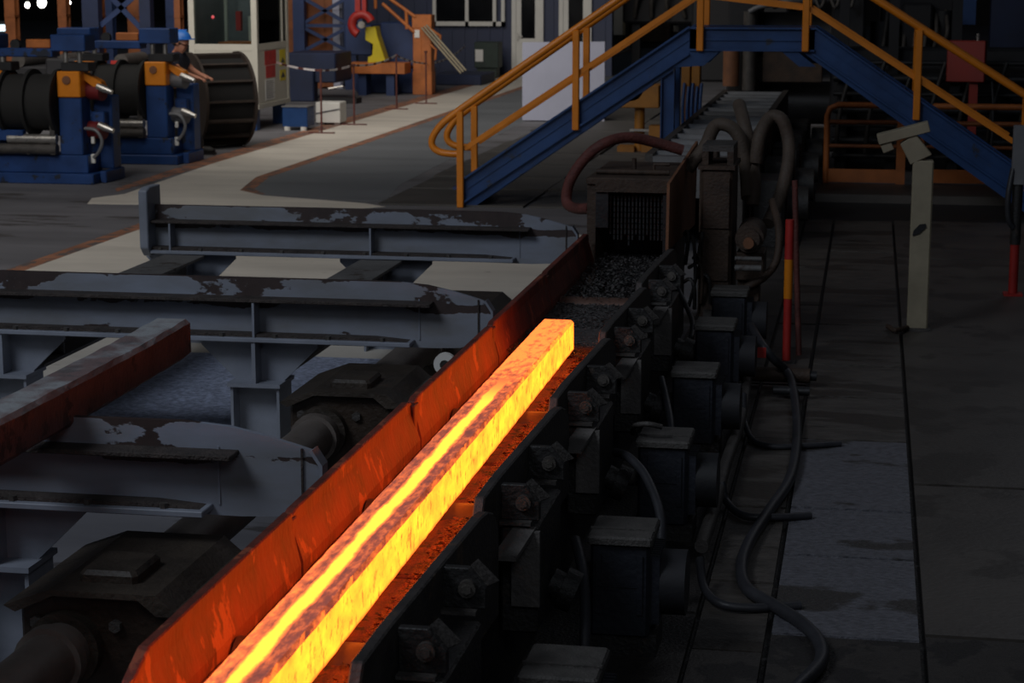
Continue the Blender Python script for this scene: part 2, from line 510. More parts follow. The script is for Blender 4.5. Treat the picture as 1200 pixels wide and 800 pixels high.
        bm.to_mesh(me)
        bm.free()
        me.materials.append(m)
        o = bpy.data.objects.new(name, me)
        C.objects.link(o)
        o.parent = parent
        return o

def arc(p0, p1, p2, n=10):
    """quadratic curve"""
    p0, p1, p2 = Vector(p0), Vector(p1), Vector(p2)
    return [p0 * (1 - t) ** 2 + p1 * 2 * t * (1 - t) + p2 * t * t for t in (i / n for i in range(n + 1))]
def spline(pts, n=6):
    pts = [Vector(p) for p in pts]
    out = []
    for i in range(len(pts) - 1):
        a, b = pts[max(i - 1, 0)], pts[i]
        c, d = pts[i + 1], pts[min(i + 2, len(pts) - 1)]
        for k in range(n):
            t = k / n
            out.append(0.5 * ((2 * b) + (c - a) * t + (2 * a - 5 * b + 4 * c - d) * t * t + (3 * b - a - 3 * c + d) * t ** 3))
    return out + [pts[-1]]
def tag(o, label, cat, group=None, kind=None):
    if label: o['label'] = label
    if cat: o['category'] = cat
    if group: o['group'] = group
    if kind: o['kind'] = kind
    return o
def thing(name, loc, label, cat, group=None):
    o = bpy.data.objects.new(name, None)
    o.empty_display_size = 0.2
    C.objects.link(o)
    o.location = loc
    return tag(o, label, cat, group)
def structure(o):
    o['kind'] = 'structure'
    return o
def copy_tree(o, parent=None):
    c = o.copy()
    C.objects.link(c)
    c.parent = parent
    for ch in list(o.children):
        copy_tree(ch, c)
    return c
def clone(root, loc, label):
    c = copy_tree(root)
    c.location = loc
    c['label'] = label
    return c
B = lambda *a, **k: MB().box(*a, **k)

# ------------------------------------------------------------------ floor and walls
floor = structure(MB().box(-45, 14, -4, 90, -0.3, 0).build('floor', M['concrete']))
def sheet(poly, z, m, name='painted_lane'):
    return MB().prism(poly, 'z', 0.0005, z).build(name, m, floor)
def rect(x0, x1, y0, y1): return [(x0, y0), (x1, y0), (x1, y1), (x0, y1)]
# beige gangways: the far lane, the cross strip, the near lane beneath the transfer beams
sheet([(-8.15, 21.0), (-8.35, 20.55), (-8.2, 20.05), (-5.2, 20.15), (-5.0, 20.35), (-5.3, 20.62), (-6.6, 21.15), (-7.0, 21.6), (-7.25, 23), (-7.25, 75), (-8.4, 75), (-8.3, 40), (-8.3, 24.5)], 0.003, M['beige'])
sheet([(-6.9, 9.0), (-2.0, 9.0), (-2.0, 17.5), (-3.3, 19.5), (-5.2, 20.15), (-6.9, 20.06)], 0.003, M['beige'])
sheet([(-8.45, 21.5), (-8.32, 21.2), (-8.3, 24.5), (-8.3, 40), (-8.4, 75), (-8.75, 75), (-8.62, 40), (-8.6, 24.5)], 0.002, M['line'], 'orange_line')
sheet([(-7.25, 23), (-7.0, 21.6), (-6.75, 21.24), (-6.62, 21.3), (-6.88, 21.75), (-7.09, 23), (-7.09, 75), (-7.25, 75)], 0.002, M['line'], 'orange_line')
sheet(rect(-7.07, -6.9, 9, 20.0), 0.002, M['line'], 'orange_line')
sheet([(-7.09, 23), (-6.88, 21.75), (-6.62, 21.3), (-5.3, 20.75), (-5.15, 21.0), (-5.35, 22.5), (-5.6, 34), (-5.6, 60), (-7.09, 60)], 0.0015, M['grey_floor'], 'grey_lane')
# big dark steel plates round the foot of the bridge stairs
ys = [20.45, 22.0, 23.3, 24.8, 26.4, 28.2, 30.2, 32.6, 35.5]
for i in range(len(ys) - 1):
    for x0, x1 in ((-5.1, -3.55), (-3.5, -2.05)):
        dx = random.uniform(-.04, .04)
        MB().box(x0 + dx, x1, ys[i] + .04, ys[i + 1] - .03, 0.001, 0.02 + random.uniform(0, .015)).build('floor_plate', M['plate_dark'], floor)
# rough slab between the front and middle transfer beams
MB().box(-4.4, -2.9, 9.8, 12.2, 0.001, 0.02).build('floor_slab', M['rough_slab'], floor)
sheet(rect(-1.2, 4.6, -3.2, 22.8), 0.002, M['grime'], 'floor_bed')
# right-hand floor: three columns of slabs
def slabs(x0, x1, ylist, m, gap=.016, jit=.008):
    for i in range(len(ylist) - 1):
        mm = M['grime_floor'] if ylist[i + 1] < 7.5 else (M['plate_warm'] if m is M['plate'] and ylist[i] > 10.4 else m)
        MB().box(x0, x1, ylist[i] + gap, ylist[i + 1] - gap, 0.0, 0.028 + random.uniform(0, jit)).build('floor_slab', mm, floor)
slabs(-0.30, 0.245, [-3, -.6, 1.6, 3.6, 5.4, 7.22, 8.27, 9.03, 10.42, 11.5, 12.45, 13.9, 15.6, 17.6, 19.8], M['plate'])
slabs(-0.58, -0.325, [-3, -1, 1, 3, 5.0, 7.0, 7.85, 9.0, 10.4, 11.8, 13.0, 13.9, 14.7, 15.6, 16.6, 17.6, 18.8, 19.8], M['plate_warm'])
slabs(-1.0, -0.6, [-3, -.5, 2.2, 5.0, 7.4, 9.2, 11.8, 14.2, 17, 19.8], M['grime_floor'])
slabs(0.27, 4.5, [-3, -.4, 2.2, 4.8, 7.3, 9.55, 13.2, 17.3, 19.9], M['slab'])
MB().box(-0.55, 4.5, 21.6, 22.7, 0.0, 0.09).build('floor_slab', M['slab'], floor)

# far walls
wb = structure(MB().box(-12.5, -5.9, 46, 46.3, 0, 6).build('wall_back', M['wall_blue']))
for i in range(22):
    x = -12.4 + i * .3
    MB().box(x, x + .05, 45.975, 46, .1, 6).build('cladding_rib', M['wall_blue'], wb)
structure(B(-40, 12, 88, 88.5, 0, 12).build('wall_far', M['shade']))
structure(B(8.0, 8.3, 8, 88, 0, 12).build('wall_right', M['shade']))
structure(B(-40, -39.7, 8, 88, 0, 12).build('wall_left', M['shade']))

win = structure(thing('window_1', (-9.3, 46, 1.1), None, None))
a, b_ = at(508, 30, 45.95), at(592, -40, 45.95)
fr = MB()
for z0, z1 in ((a.z, a.z + .1), (b_.z - .1, b_.z)): fr.box(a.x, b_.x, 45.86, 45.97, z0, z1)
for x in (a.x, (a.x + b_.x) / 2 - .08, b_.x - .28, b_.x - .08): fr.box(x, x + .08, 45.86, 45.97, a.z, b_.z)
fr.build('window_frame', M['white'], win)
for x0, x1 in ((a.x + .08, (a.x + b_.x) / 2 - .08), ((a.x + b_.x) / 2, b_.x - .28)):
    B(x0, x1, 45.92, 45.95, a.z + .1, b_.z - .1).build('window_pane', M['dark_glass'], win)
def panelled_door(name, px0, px1, py0, y, top, glass_lo):
    a, b2 = at(px0, py0, y), at(px1, py0, y)
    d = structure(thing(name, (a.x, y, 0), None, None))
    x0, x1 = a.x, b2.x
    MB().box(x0 - .1, x0, y - .06, y + .04, 0, top).box(x1, x1 + .1, y - .06, y + .04, 0, top).box(x0 - .1, x1 + .1, y - .06, y + .04, top, top + .1).build('door_frame', M['white'], d)
    lf = MB().box(x0, x1, y - .03, y + .01, 0.02, glass_lo)
    lf.box(x0, x0 + .12, y - .03, y + .01, glass_lo, top).box(x1 - .1, x1, y - .03, y + .01, glass_lo, top).box(x0, x1, y - .03, y + .01, top - .1, top)
    lf.box(x0 + .1, x1 - .1, y - .04, y - .03, .15, .18).box(x0 + .1, x1 - .1, y - .04, y - .03, glass_lo - .1, glass_lo - .07)
    lf.build('door_leaf', M['white'], d)
    B(x0 + .12, x1 - .1, y - .015, y, glass_lo, top - .1).build('door_pane', M['dark_glass'], d)
    MB().box(x0 + .03, x0 + .06, y - .07, y - .03, glass_lo - .05, glass_lo + .12).box(x0 + .03, x0 + .16, y - .09, y - .07, glass_lo + .03, glass_lo + .06).build('door_handle', M['silver'], d)
panelled_door('door_1', 605, 632, 86, 45.95, 1.85, .85)
panelled_door('door_2', 660, 688, 80, 45.95, 2.1, .62)

# ------------------------------------------------------------------ hot billet
def long_bar(x0, x1, y0, y1, z0, z1, n=60, ch=.012, wob=.002, bend=None):
    mb = MB()
    vs, fs = [], []
    ring0 = [(x0 + ch, z0), (x1 - ch, z0), (x1, z0 + ch), (x1, z1 - ch), (x1 - ch, z1), (x0 + ch, z1), (x0, z1 - ch), (x0, z0 + ch)]
    for i in range(n + 1):
        y = y0 + (y1 - y0) * i / n
        for (x, z) in ring0:
            j = random.uniform(-wob, wob)
            k = random.uniform(-wob, wob)
            dz = bend(y) if bend else 0
            vs.append((x + j, y + (random.uniform(-.012, .0) if i == n else 0), z + k + dz))
    for i in range(n):
        for k in range(8):
            fs.append((i * 8 + k, i * 8 + (k + 1) % 8, (i + 1) * 8 + (k + 1) % 8, (i + 1) * 8 + k))
    fs += [tuple(range(8)), tuple(range(n * 8, n * 8 + 8))]
    return mb.add(vs, fs)
hb = long_bar(-1.530, -1.3755, 2.6, 9.38, .663, .82, 140, wob=.0012).build('glowing_billet', M['hot'])
tag(hb, 'glowing yellow-hot square steel billet lying on the roller conveyor', 'billet')

# cold billet across the front transfer beam
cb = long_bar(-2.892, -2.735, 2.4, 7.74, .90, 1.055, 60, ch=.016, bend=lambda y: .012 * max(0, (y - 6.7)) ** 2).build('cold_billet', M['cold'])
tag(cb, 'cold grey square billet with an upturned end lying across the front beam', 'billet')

# ------------------------------------------------------------------ roller conveyor
cv = thing('roller_conveyor', (-1.4, 9, 0), 'rusty roller conveyor with guide walls carrying the glowing billet', 'conveyor')
RY = [3.61 + 1.48 * k for k in range(6)]      # 3.61 ... 11.01
# left guide wall: butt-jointed plates
lg = [4.35, 5.77, 7.45, 9.13, 10.75, 12.45]
for i in range(len(lg) - 1):
    y0, y1 = lg[i] + .012, lg[i + 1] - .012
    dx = random.uniform(-.006, .006)
    top = .835 + random.uniform(-.008, .008)
    if i == 0: prof = [(y0, .52), (y1, .52), (y1, top), (y0 + .14, top), (y0 + .02, top - .05)]
    else: prof = [(y0, .52), (y1, .52), (y1, top - .01), (y1 - .05, top), (y0 + .05, top), (y0, top - .012)]
    MB().prism(prof, 'x', -1.759 + dx, -1.727 + dx).build('guide_plate', M['guide_rust'], cv, bevel=.004)
    MB().prism([(-1.73 + dx, .60), (-1.698, .60), (-1.698, .67), (-1.73 + dx, .79)], 'y', y0, y1).build('toe_plate', M['guide_rust'], cv)
    if i: MB().box(-1.730 + dx, -1.719 + dx, y0 - .045, y0 + .03, .70, top - .02).build('joint_strap', M['guide_rust'], cv, bevel=.003)
# right guide wall: overlapping plates with a pointed near end and a rounded far end
tips = [2.95, 4.5, 6.08, 7.62, 9.1, 10.6]
for i in range(len(tips)):
    y0 = tips[i]
    y1 = (tips[i + 1] if i + 1 < len(tips) else 12.1) + .03
    prof = [(y0, .74), (y0 + .05, .81)]
    prof += [(y0 + .3, .82), (y1 - .25, .82)] + [(y1 - .25 + .25 * math.sin(t), .70 + .12 * math.cos(t)) for t in (PI / 8, PI / 4, 3 * PI / 8, PI / 2)]
    prof += [(y1, .42), (y0 + .03, .42)]
    mb = MB()
    n = len(prof)
    def X_(y): return -1.205 + .05 * (y - y0) / (y1 - y0)
    vs = [(X_(y) - .018, y, z) for y, z in prof] + [(X_(y) + .018, y, z) for y, z in prof]
    mb.add(vs, [tuple(range(n)), tuple(range(2 * n - 1, n - 1, -1))] + [(k, k + n, (k + 1) % n + n, (k + 1) % n) for k in range(n)])
    mb.build('guide_plate', M['guide_dark'], cv, bevel=.005)
for k, ry in enumerate(RY):
    MB().cyl((-1.69, ry, .587), (-1.225, ry, .587), .074, 24).cyl((-1.71, ry, .587), (-1.15, ry, .587), .035, 12).build('roller', M['roller'], cv, smooth=40)
    if k + 1 < len(RY):
        y0, y1 = ry + .10, RY[k + 1] - .10
        ym = (y0 + y1) / 2 + random.uniform(-.1, .1)
        for q0, q1 in ((y0, ym - .015), (ym + .015, y1)):
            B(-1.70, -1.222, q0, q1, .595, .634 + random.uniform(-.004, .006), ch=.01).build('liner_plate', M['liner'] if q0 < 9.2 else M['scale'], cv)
    # bearing brackets outside the right wall: two bolted cheeks, a sloping cover and a pedestal below
    for s, ly in ((-1, ry - .27), (1, ry + .27)):
        MB().prism([(-1.165, .69), (-1.035, .69), (-1.035, .75), (-1.085, .81), (-1.165, .81)], 'y', ly, ly + .03).build('bearing_cheek', M['grime'], cv, bevel=.003)
        MB().cyl((-1.088, ly - .018, .752), (-1.088, ly, .752), .026, 14).cyl((-1.088, ly - .026, .752), (-1.088, ly - .018, .752), .015, 6).build('bolt', M['bolt'], cv, smooth=35)
        MB().add([(-1.085, ly + .03, .812), (-1.035, ly + .03, .752), (-1.012, ly + .09, .75), (-1.075, ly + .09, .812), (-1.085, ly + .03, .80), (-1.045, ly + .03, .745), (-1.022, ly + .09, .743), (-1.085, ly + .09, .80)],
               [(0, 1, 2, 3), (7, 6, 5, 4), (0, 4, 5, 1), (1, 5, 6, 2), (2, 6, 7, 3), (3, 7, 4, 0)]).build('gusset', M['grime2'], cv)
        B(-1.165, -1.06, ly - .03, ly + .03, .678, .69).build('cheek_shelf', M['grime2'], cv)
    ly = ry - .27
    MB().add([(-1.165, ly - .16, .61), (-1.085, ly - .16, .61), (-1.045, ly - .01, .672), (-1.12, ly - .01, .672), (-1.165, ly - .16, .595), (-1.085, ly - .16, .595), (-1.045, ly - .01, .655), (-1.12, ly - .01, .655)],
             [(0, 1, 2, 3), (7, 6, 5, 4), (0, 4, 5, 1), (1, 5, 6, 2), (2, 6, 7, 3), (3, 7, 4, 0)]).build('sloping_cover', M['pedestal'], cv)
    B(-1.125, -1.03, ly - .03, ly - .012, .40, .66).build('pedestal', M['pedestal'], cv)
    B(-1.165, -1.04, ly - .01, ly + .50, .30, .67).build('bearing_housing', M['grime'], cv, bevel=.008)
    MB().cyl((-1.04, ry, .40), (-.96, ry, .36), .05, 14).cyl((-1.0, ry, .38), (-.95, ry, .36), .075, 16).build('drive_coupling', M['grime'], cv, smooth=40)
B(-1.755, -1.21, 2.6, 12.45, .45, .50).build('bed_plate', M['grime'], cv)
B(-1.775, -1.70, 2.6, 12.45, .02, .45).box(-1.25, -1.18, 2.6, 12.5, .02, .45).build('side_frame', M['grime'], cv)

# loose mill scale on the conveyor bed past the billet (nobody could count the flakes)
mb = MB()
for i in range(9000):
    y = random.uniform(9.3, 12.9)
    side = random.random()
    x = random.uniform(-1.70, -1.22)
    h = .638 + .045 * max(0, math.sin((y - 9.3) * 2.2 + 3 * x)) * random.random()
    if any(abs(y - r) < .07 for r in RY): h = .664
    if any(abs(y - r) < .085 for r in RY) and random.random() < .8: continue
    q = random.choice((.003, .004, .005, .006, .009))
    a_, t_ = random.uniform(0, PI), random.uniform(-.6, .6)
    u = Vector((math.cos(a_), math.sin(a_), t_)) * q
    v = Vector((-math.sin(a_), math.cos(a_), random.uniform(-.5, .5))) * q * .7
    c = Vector((x, y, h))
    mb.add([c - u - v, c + u - v, c + u + v, c - u + v, c + Vector((0, 0, -q * .5))], [(0, 1, 2, 3), (0, 1, 4), (1, 2, 4), (2, 3, 4), (3, 0, 4)])
tag(mb.build('mill_scale', M['scale']), 'dark loose flakes of mill scale on the conveyor bed past the billet', 'mill scale', kind='stuff')
mb = MB()
for i in range(1800):
    y = random.uniform(4.6, 9.3)
    x = random.uniform(-1.36, -1.225)
    if any(abs(y - r) < .1 for r in RY): continue
    q = random.uniform(.003, .010)
    a_ = random.uniform(0, PI)
    u = Vector((math.cos(a_), math.sin(a_), random.uniform(-.5, .5))) * q
    v = Vector((-math.sin(a_), math.cos(a_), random.uniform(-.5, .5))) * q * .7
    c = Vector((x, y, .641))
    mb.add([c - u - v, c + u - v, c + u + v, c - u + v, c + Vector((0, 0, -q * .5))], [(0, 1, 2, 3), (0, 1, 4), (1, 2, 4), (2, 3, 4), (3, 0, 4)])
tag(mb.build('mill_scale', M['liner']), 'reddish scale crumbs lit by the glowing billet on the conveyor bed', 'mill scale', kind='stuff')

# ------------------------------------------------------------------ drive motors along the conveyor
def drive_motor(y, label):
    t = thing('drive_motor', (-.83, y, 0), label, 'motor', 'drive motors beside the conveyor')
    B(-.94, -.725, y, y + .26, .12, .46, ch=.012).build('motor_body', M['motor'], t)
    l = MB().box(-.95, -.715, y - .015, y + .27, .46, .49, ch=.008)
    l.box(-.95, -.715, y + .08, y + .095, .49, .496).build('lid', M['lid'], t)
    fn = MB()
    for k in range(9): fn.box(-.725, -.69, y + .02 + k * .026, y + .03 + k * .026, .16, .42)
    fn.build('cooling_fins', M['motor'], t)
    MB().cyl((-.69, y + .13, .29), (-.60, y + .13, .29), .12, 18).build('fan_cowl', M['shade'], t, smooth=40)
    MB().box(-.96, -.7, y + .02, y + .24, .0285 if False else .0, .12).build('base', M['grime'], t)
    MB().box(-.92, -.90, y - .006, y, .2, .42).box(-.77, -.75, y - .006, y, .2, .42).box(-.90, -.77, y - .004, y, .30, .31).build('front_strap', M['motor'], t)
    MB().cyl((-1.0, y + .13, .30), (-.94, y + .13, .30), .05, 14).build('gland', M['grime2'], t, smooth=40)
    return t
m_labels = ['dark blue motor box at the very bottom edge, nearest of the row beside the conveyor',
            'second dark motor box from the front, with a large hose loop just above it',
            'third dark motor box from the front, beside the hose that bends over its lid',
            'fourth dark motor box from the front, in the row beside the conveyor',
            'fifth dark motor box from the front, level with the foot of the red-and-orange pole',
            'farthest dark motor box of the row, below the big spray unit pipework']
for k, y in enumerate([5.40, 6.85, 8.34, 9.85, 11.2, 12.4]):
    if k == 0: mot = drive_motor(y, m_labels[0])
    else: clone(mot, (-.83, y, 0), m_labels[k])

# ------------------------------------------------------------------ transfer beams
def transfer_beam(y, x_left, label, end_plate=False, xs=()):
    t = thing('transfer_beam', (-3.0, y, .62), label, 'beam', 'transfer beams beside the conveyor')
    nose = -1.83
    prof = [(x_left, .62), (nose - .30, .60)]
    prof += [(nose - .22 + .19 * math.sin(a), .73 - .13 * math.cos(a)) for a in (.3, .7, 1.1, 1.5)]
    prof += [(nose, .75), (nose, .80), (nose - .03, .845)]
    prof += [(nose - .08 - .42 * s, .86 + .075 * math.sin(s * PI / 2)) for s in (.05, .3, .6, 1.0)]
    prof += [(x_left, .935)]
    MB().prism(prof, 'y', y - .012, y + .012).build('web_plate', M['beam'], t)
    B(x_left, nose - .30, y - .115, y + .115, .822, .840).build('upper_ledge', M['ledge'], t, bevel=.003)
    B(x_left, nose - .40, y - .13, y + .13, .620, .642).build('bottom_flange', M['beam_plain'], t, bevel=.003)
    mb = MB()
    # dirt heaped on the bottom flange in front of the web
    mb.prism([(x_left, .642), (nose - .42, .642), (nose - .6, .656), (x_left, .662)], 'y', y - .10, y - .02).build('scale_deposit', M['ledge'], t)
    for x in xs:
        B(x - .006, x + .006, y - .11, y - .012, .642, .822).build('stiffener', M['beam_plain'], t)
    B(nose - .38, nose - .372, y - .0165, y - .012, .64, .85).build('weld_seam', M['beam_plain'], t)
    MB().prism([(nose - .005, .70), (nose + .006, .70), (nose + .006, .80), (nose - .03, .855), (nose - .04, .848), (nose - .005, .795)], 'y', y - .035, y + .035).build('nose_strip', M['beam_plain'], t)
    B(nose - .075, nose - .068, y - .02, y - .012, .66, .855).build('weld_seam', M['ledge'], t)
    x, first = nose - .55, None
    while x > x_left + .05:
        if first is None:
            first = MB().cyl((x, y - .10, .642), (x, y - .10, .660), .016, 6).build('flange_bolt', M['bolt'], t)
            x0 = x
        else:
            c = first.copy(); C.objects.link(c); c.location.x = x - x0
        x -= .28
    if end_plate:
        MB().prism([(y - .16, .66), (y - .10, .60), (y + .10, .60), (y + .10, 1.06), (y - .10, 1.06), (y - .16, 1.04)], 'x', x_left - .06, x_left).build('end_plate', M['beam_plain'], t, bevel=.006)
    return t
transfer_beam(6.5, -5.2, 'front blue-grey transfer beam with peeling paint, carrying the cold billet', xs=(-3.6,))
transfer_beam(9.68, -6.2, 'middle blue-grey transfer beam with a long peeled black patch at its top', xs=(-4.6, -3.05))
transfer_beam(12.62, -4.68, 'rear blue-grey transfer beam ending in an upright end plate at left', True, xs=(-4.55, -3.18))

# column heads and longitudinal beams beneath them
def beam_column(x, y, label):
    t = thing('beam_column', (x, y, 0), label, 'column', 'columns under the transfer beams')
    MB().box(x - .13, x - .115, y - .11, y + .11, 0, .385).box(x + .115, x + .13, y - .11, y + .11, 0, .385).box(x - .115, x + .115, y - .008, y + .008, 0, .385).build('shaft', M['beam_plain'], t)
    B(x - .14, x + .14, y - .13, y + .13, .385, .405).build('cap_plate', M['beam_plain'], t)
    B(x - .01, x + .01, y - .12, y + .10, .405, .62).build('web', M['beam_plain'], t)
    for s in (-1, 1):
        MB().prism([(x + s * .01, .405), (x + s * .13, .405), (x + s * .31, .58), (x + s * .31, .62), (x + s * .01, .62)], 'y', y - .015, y + .005).build('gusset', M['beam_plain'], t)
    return t
col0 = beam_column(-3.05, 9.68, 'blue-grey column with a haunched head under the middle beam, beside the rough slab')
clone(col0, (-4.42, 9.68, 0), 'blue-grey column at the left edge of the photo under the middle beam')
clone(col0, (-3.02, 6.5, 0), 'dark column in the lower left corner under the front beam')
clone(col0, (-3.10, 12.62, 0), 'column under the rear beam, behind the middle one')
clone(col0, (-4.44, 12.62, 0), 'column under the left end of the rear beam')
def long_beam(x, y0, y1, label):
    t = thing('floor_beam', (x, y0, .39), label, 'beam', 'lengthwise beams under the transfer beams')
    B(x - .14, x + .14, y0, y1, .60, .618).build('top_flange', M['long_beam'], t)
    B(x - .14, x + .14, y0, y1, .39, .408).build('bottom_flange', M['long_beam'], t)
    B(x - .01, x + .01, y0, y1, .408, .60).build('web', M['long_beam'], t)
    y = y0 + .3
    while y < y1:
        B(x + .01, x + .13, y - .006, y + .006, .408, .60).build('stiffener', M['long_beam'], t)
        y += .85
long_beam(-3.10, 9.83, 12.48, 'dust-grey lengthwise beam running back from the haunched middle column')
long_beam(-4.44, 9.83, 12.48, 'dust-grey lengthwise beam nearer the rear beam end plate')

# gear housings and line shaft
def housing(y, label):
    t = thing('gear_housing', (-2.25, y, 0), label, 'gear housing', 'gear housings on the line shaft')
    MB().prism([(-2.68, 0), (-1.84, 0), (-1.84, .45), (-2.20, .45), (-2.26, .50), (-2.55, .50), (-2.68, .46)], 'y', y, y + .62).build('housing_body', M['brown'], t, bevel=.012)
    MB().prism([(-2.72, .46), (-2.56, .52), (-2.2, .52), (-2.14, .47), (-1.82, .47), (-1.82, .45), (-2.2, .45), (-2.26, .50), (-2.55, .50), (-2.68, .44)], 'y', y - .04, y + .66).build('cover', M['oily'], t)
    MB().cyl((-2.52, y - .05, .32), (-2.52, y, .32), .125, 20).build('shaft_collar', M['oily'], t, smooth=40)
    for px, pz in ((-2.62, .40), (-2.35, .40), (-2.05, .38), (-1.88, .38), (-2.05, .12), (-1.88, .12)):
        MB().cyl((px, y - .02, pz), (px, y, pz), .022, 6).build('cover_bolt', M['grime2'], t)
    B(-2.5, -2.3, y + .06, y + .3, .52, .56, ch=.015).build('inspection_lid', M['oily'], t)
    MB().tube(arc((-2.1, y + .3, .47), (-2.0, y + .3, .60), (-1.92, y + .3, .47), 8), .02, 8).build('lifting_eye', M['grime2'], t, smooth=60)
    return t
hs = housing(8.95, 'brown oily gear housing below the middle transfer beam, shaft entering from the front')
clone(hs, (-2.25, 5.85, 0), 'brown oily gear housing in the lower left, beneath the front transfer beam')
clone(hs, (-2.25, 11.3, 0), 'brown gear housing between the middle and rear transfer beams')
def shaft(y0, y1, label):
    t = thing('line_shaft', (-2.52, y0, .32), label, 'shaft', 'lengths of line shaft')
    MB().cyl((-2.52, y0, .32), (-2.52, y1, .32), .095, 24).build('shaft_tube', M['shaft'], t, smooth=40)
    for y in (y0 + .04, y1 - .12): MB().cyl((-2.52, y, .32), (-2.52, y + .05, .32), .115, 24).build('flange', M['shaft'], t, smooth=40)
shaft(3.0, 5.80, 'thick dark drive shaft in the bottom left corner')
shaft(6.52, 8.90, 'dark drive shaft passing under the front transfer beam')
shaft(9.62, 11.25, 'dark drive shaft behind the middle gear housing')
t = thing('end_disc', (-1.95, 9.2, .47), 'pale round disc behind the guide wall below the middle beam nose', 'disc')
MB().cyl((-1.97, 9.17, .62), (-1.97, 9.2, .62), .055, 20).build('disc', M['white'], t, smooth=40)
MB().cyl((-1.97, 9.155, .62), (-1.97, 9.17, .62), .022, 10).build('hub', M['grime'], t, smooth=40)
B(-1.99, -1.95, 9.2, 9.23, .475, .64).build('stem', M['grime'], t)

# ------------------------------------------------------------------ spray unit over the conveyor
sb = thing('spray_unit', (-1.42, 12.6, 0), 'black box over the conveyor with a dark mouth hung with chains', 'spray box')
MB().box(-1.755, -1.70, 12.52, 13.6, 0.0, 1.14).build('left_cheek', M['rust_dark'], sb)
B(-1.76, -1.21, 12.5, 13.6, 1.14, 1.18, ch=.01).build('roof', M['rust_dark'], sb)
B(-1.70, -1.62, 12.52, 12.56, .86, 1.14).build('mouth_jamb', M['black'], sb)
B(-1.27, -1.225, 12.52, 13.6, .0, 1.14).build('right_cheek', M['black'], sb)
B(-1.70, -1.27, 13.5, 13.6, .0, 1.14).build('back_wall', M['black'], sb)
B(-1.70, -1.27, 12.52, 13.5, .50, .58).build('sill', M['black'], sb)
B(-1.70, -1.225, 12.50, 12.54, 1.09, 1.14).build('lintel', M['rust_dark'], sb)
for k in range(16):
    x = -1.61 + k * .0235
    mb = MB()
    z = 1.06
    while z > .76 + random.uniform(0, .06):
        mb.box(x - .005, x + .005, 12.57, 12.585, z - .03, z); z -= .036
    mb.build('chain', M['black'], sb)
MB().tube([(-1.72, 12.7, 1.2), (-1.25, 12.7, 1.2)], .018, 8).tube([(-1.5, 12.9, 1.17), (-1.5, 12.9, 1.27)], .015, 8).tube([(-1.35, 12.72, 1.17), (-1.35, 12.72, 1.25), (-1.25, 12.72, 1.25)], .012, 8).build('top_pipework', M['rust_dark'], sb, smooth=50)
# rust-brown splash plate standing along the conveyor
MB().prism([(12.19, .77), (14.1, .69), (14.24, 1.27), (12.23, 1.18)], 'x', -1.218, -1.2).build('splash_plate', M['rust'], sb)['label'] = 'rust-brown slanted splash plate'

vc = thing('valve_cabinet', (-.94, 12.9, 0), 'tall dark brown valve cabinet beside the splash plate', 'cabinet')
B(-1.05, -.85, 12.75, 13.3, .0, 1.22, ch=.015).build('cabinet_body', M['rust_dark'], vc)
B(-1.19, -1.06, 14.3, 14.5, .0, 1.22).build('rear_manifold', M['rust_dark'], vc, bevel=.01)
for z0, z1 in ((.84, 1.17), (.50, .80)): B(-1.035, -.865, 12.735, 12.75, z0, z1).build('front_panel', M['rust_dark'], vc, bevel=.004)
B(-1.07, -.835, 12.73, 13.32, 1.22, 1.245).build('top_plate', M['rust_dark'], vc)
for x in (-1.05, -.89): B(x, x + .04, 12.8, 13.2, 1.245, 1.33).build('top_cheek', M['rust_dark'], vc)
B(-1.05, -.85, 12.8, 13.2, 1.33, 1.37).build('cap', M['grime2'], vc)
for k in range(9):
    x, z = -1.09 + random.uniform(-.03, .07), .45 + random.uniform(0, .40)
    MB().tube(arc((x - .03, 12.72, z), (x + random.uniform(0, .08), 12.62, z + .1), (x + random.uniform(-.04, .06), 12.73, z - random.uniform(.12, .3)), 6), .013, 6).build('small_pipe', M['grime' if k % 3 else 'rust_dark'], vc, smooth=60)
pm = thing('pump_motor', (-.735, 12.8, 0), 'round brown pump motor between the valve cabinet and the hoses', 'pump')
MB().cyl((-.735, 12.75, .78), (-.735, 13.15, .78), .092, 20).cyl((-.735, 12.71, .78), (-.735, 12.75, .78), .07, 16).build('motor_drum', M['rust_dark'], pm, smooth=40)
MB().cyl((-.735, 12.66, .76), (-.735, 12.72, .76), .035, 12).build('nose', M['rust'], pm, smooth=40)
MB().box(-.82, -.64, 12.8, 13.1, .5, .68).box(-.81, -.67, 12.85, 13.05, 0, .5).build('stand', M['rust_dark'], pm, bevel=.006)
MB().tube([(-.82, 12.68, .60), (-.65, 12.68, .60)], .02, 8).tube([(-.82, 12.68, .66), (-.65, 12.68, .66)], .015, 8).build('side_rails', M['long_beam'], pm, smooth=50)

def hose(name, pts, r, m, label, group=None, n=6):
    t = MB().tube(spline(pts, n), r, 10).build(name, m, None, smooth=60)
    return tag(t, label, 'hose', group)
P = at
hose('thick_hose', [P(806, 198, 13.4), P(826, 172, 13.4), P(838, 148, 13.5), P(855, 148, 13.5), P(868, 165, 13.5), P(874, 200, 13.5), P(876, 232, 13.4)], .045, M['hose'], 'thick brown hose arching over the valve cabinet, leftmost of the arches')
hose('thick_hose', [P(866, 122, 13.9), P(872, 145, 13.7), P(880, 180, 13.6), P(884, 215, 13.45), P(882, 240, 13.4)], .045, M['hose'], 'thick grey hose rising straight with an open upper end')
hose('thick_hose', [P(886, 190, 13.5), P(890, 160, 13.5), P(902, 138, 13.6), P(916, 140, 13.6), P(924, 165, 13.6), P(923, 195, 13.5), P(914, 230, 13.4), P(900, 262, 13.2)], .045, M['hose'], 'thick grey hose in the tallest arch, on the right of the cabinet')
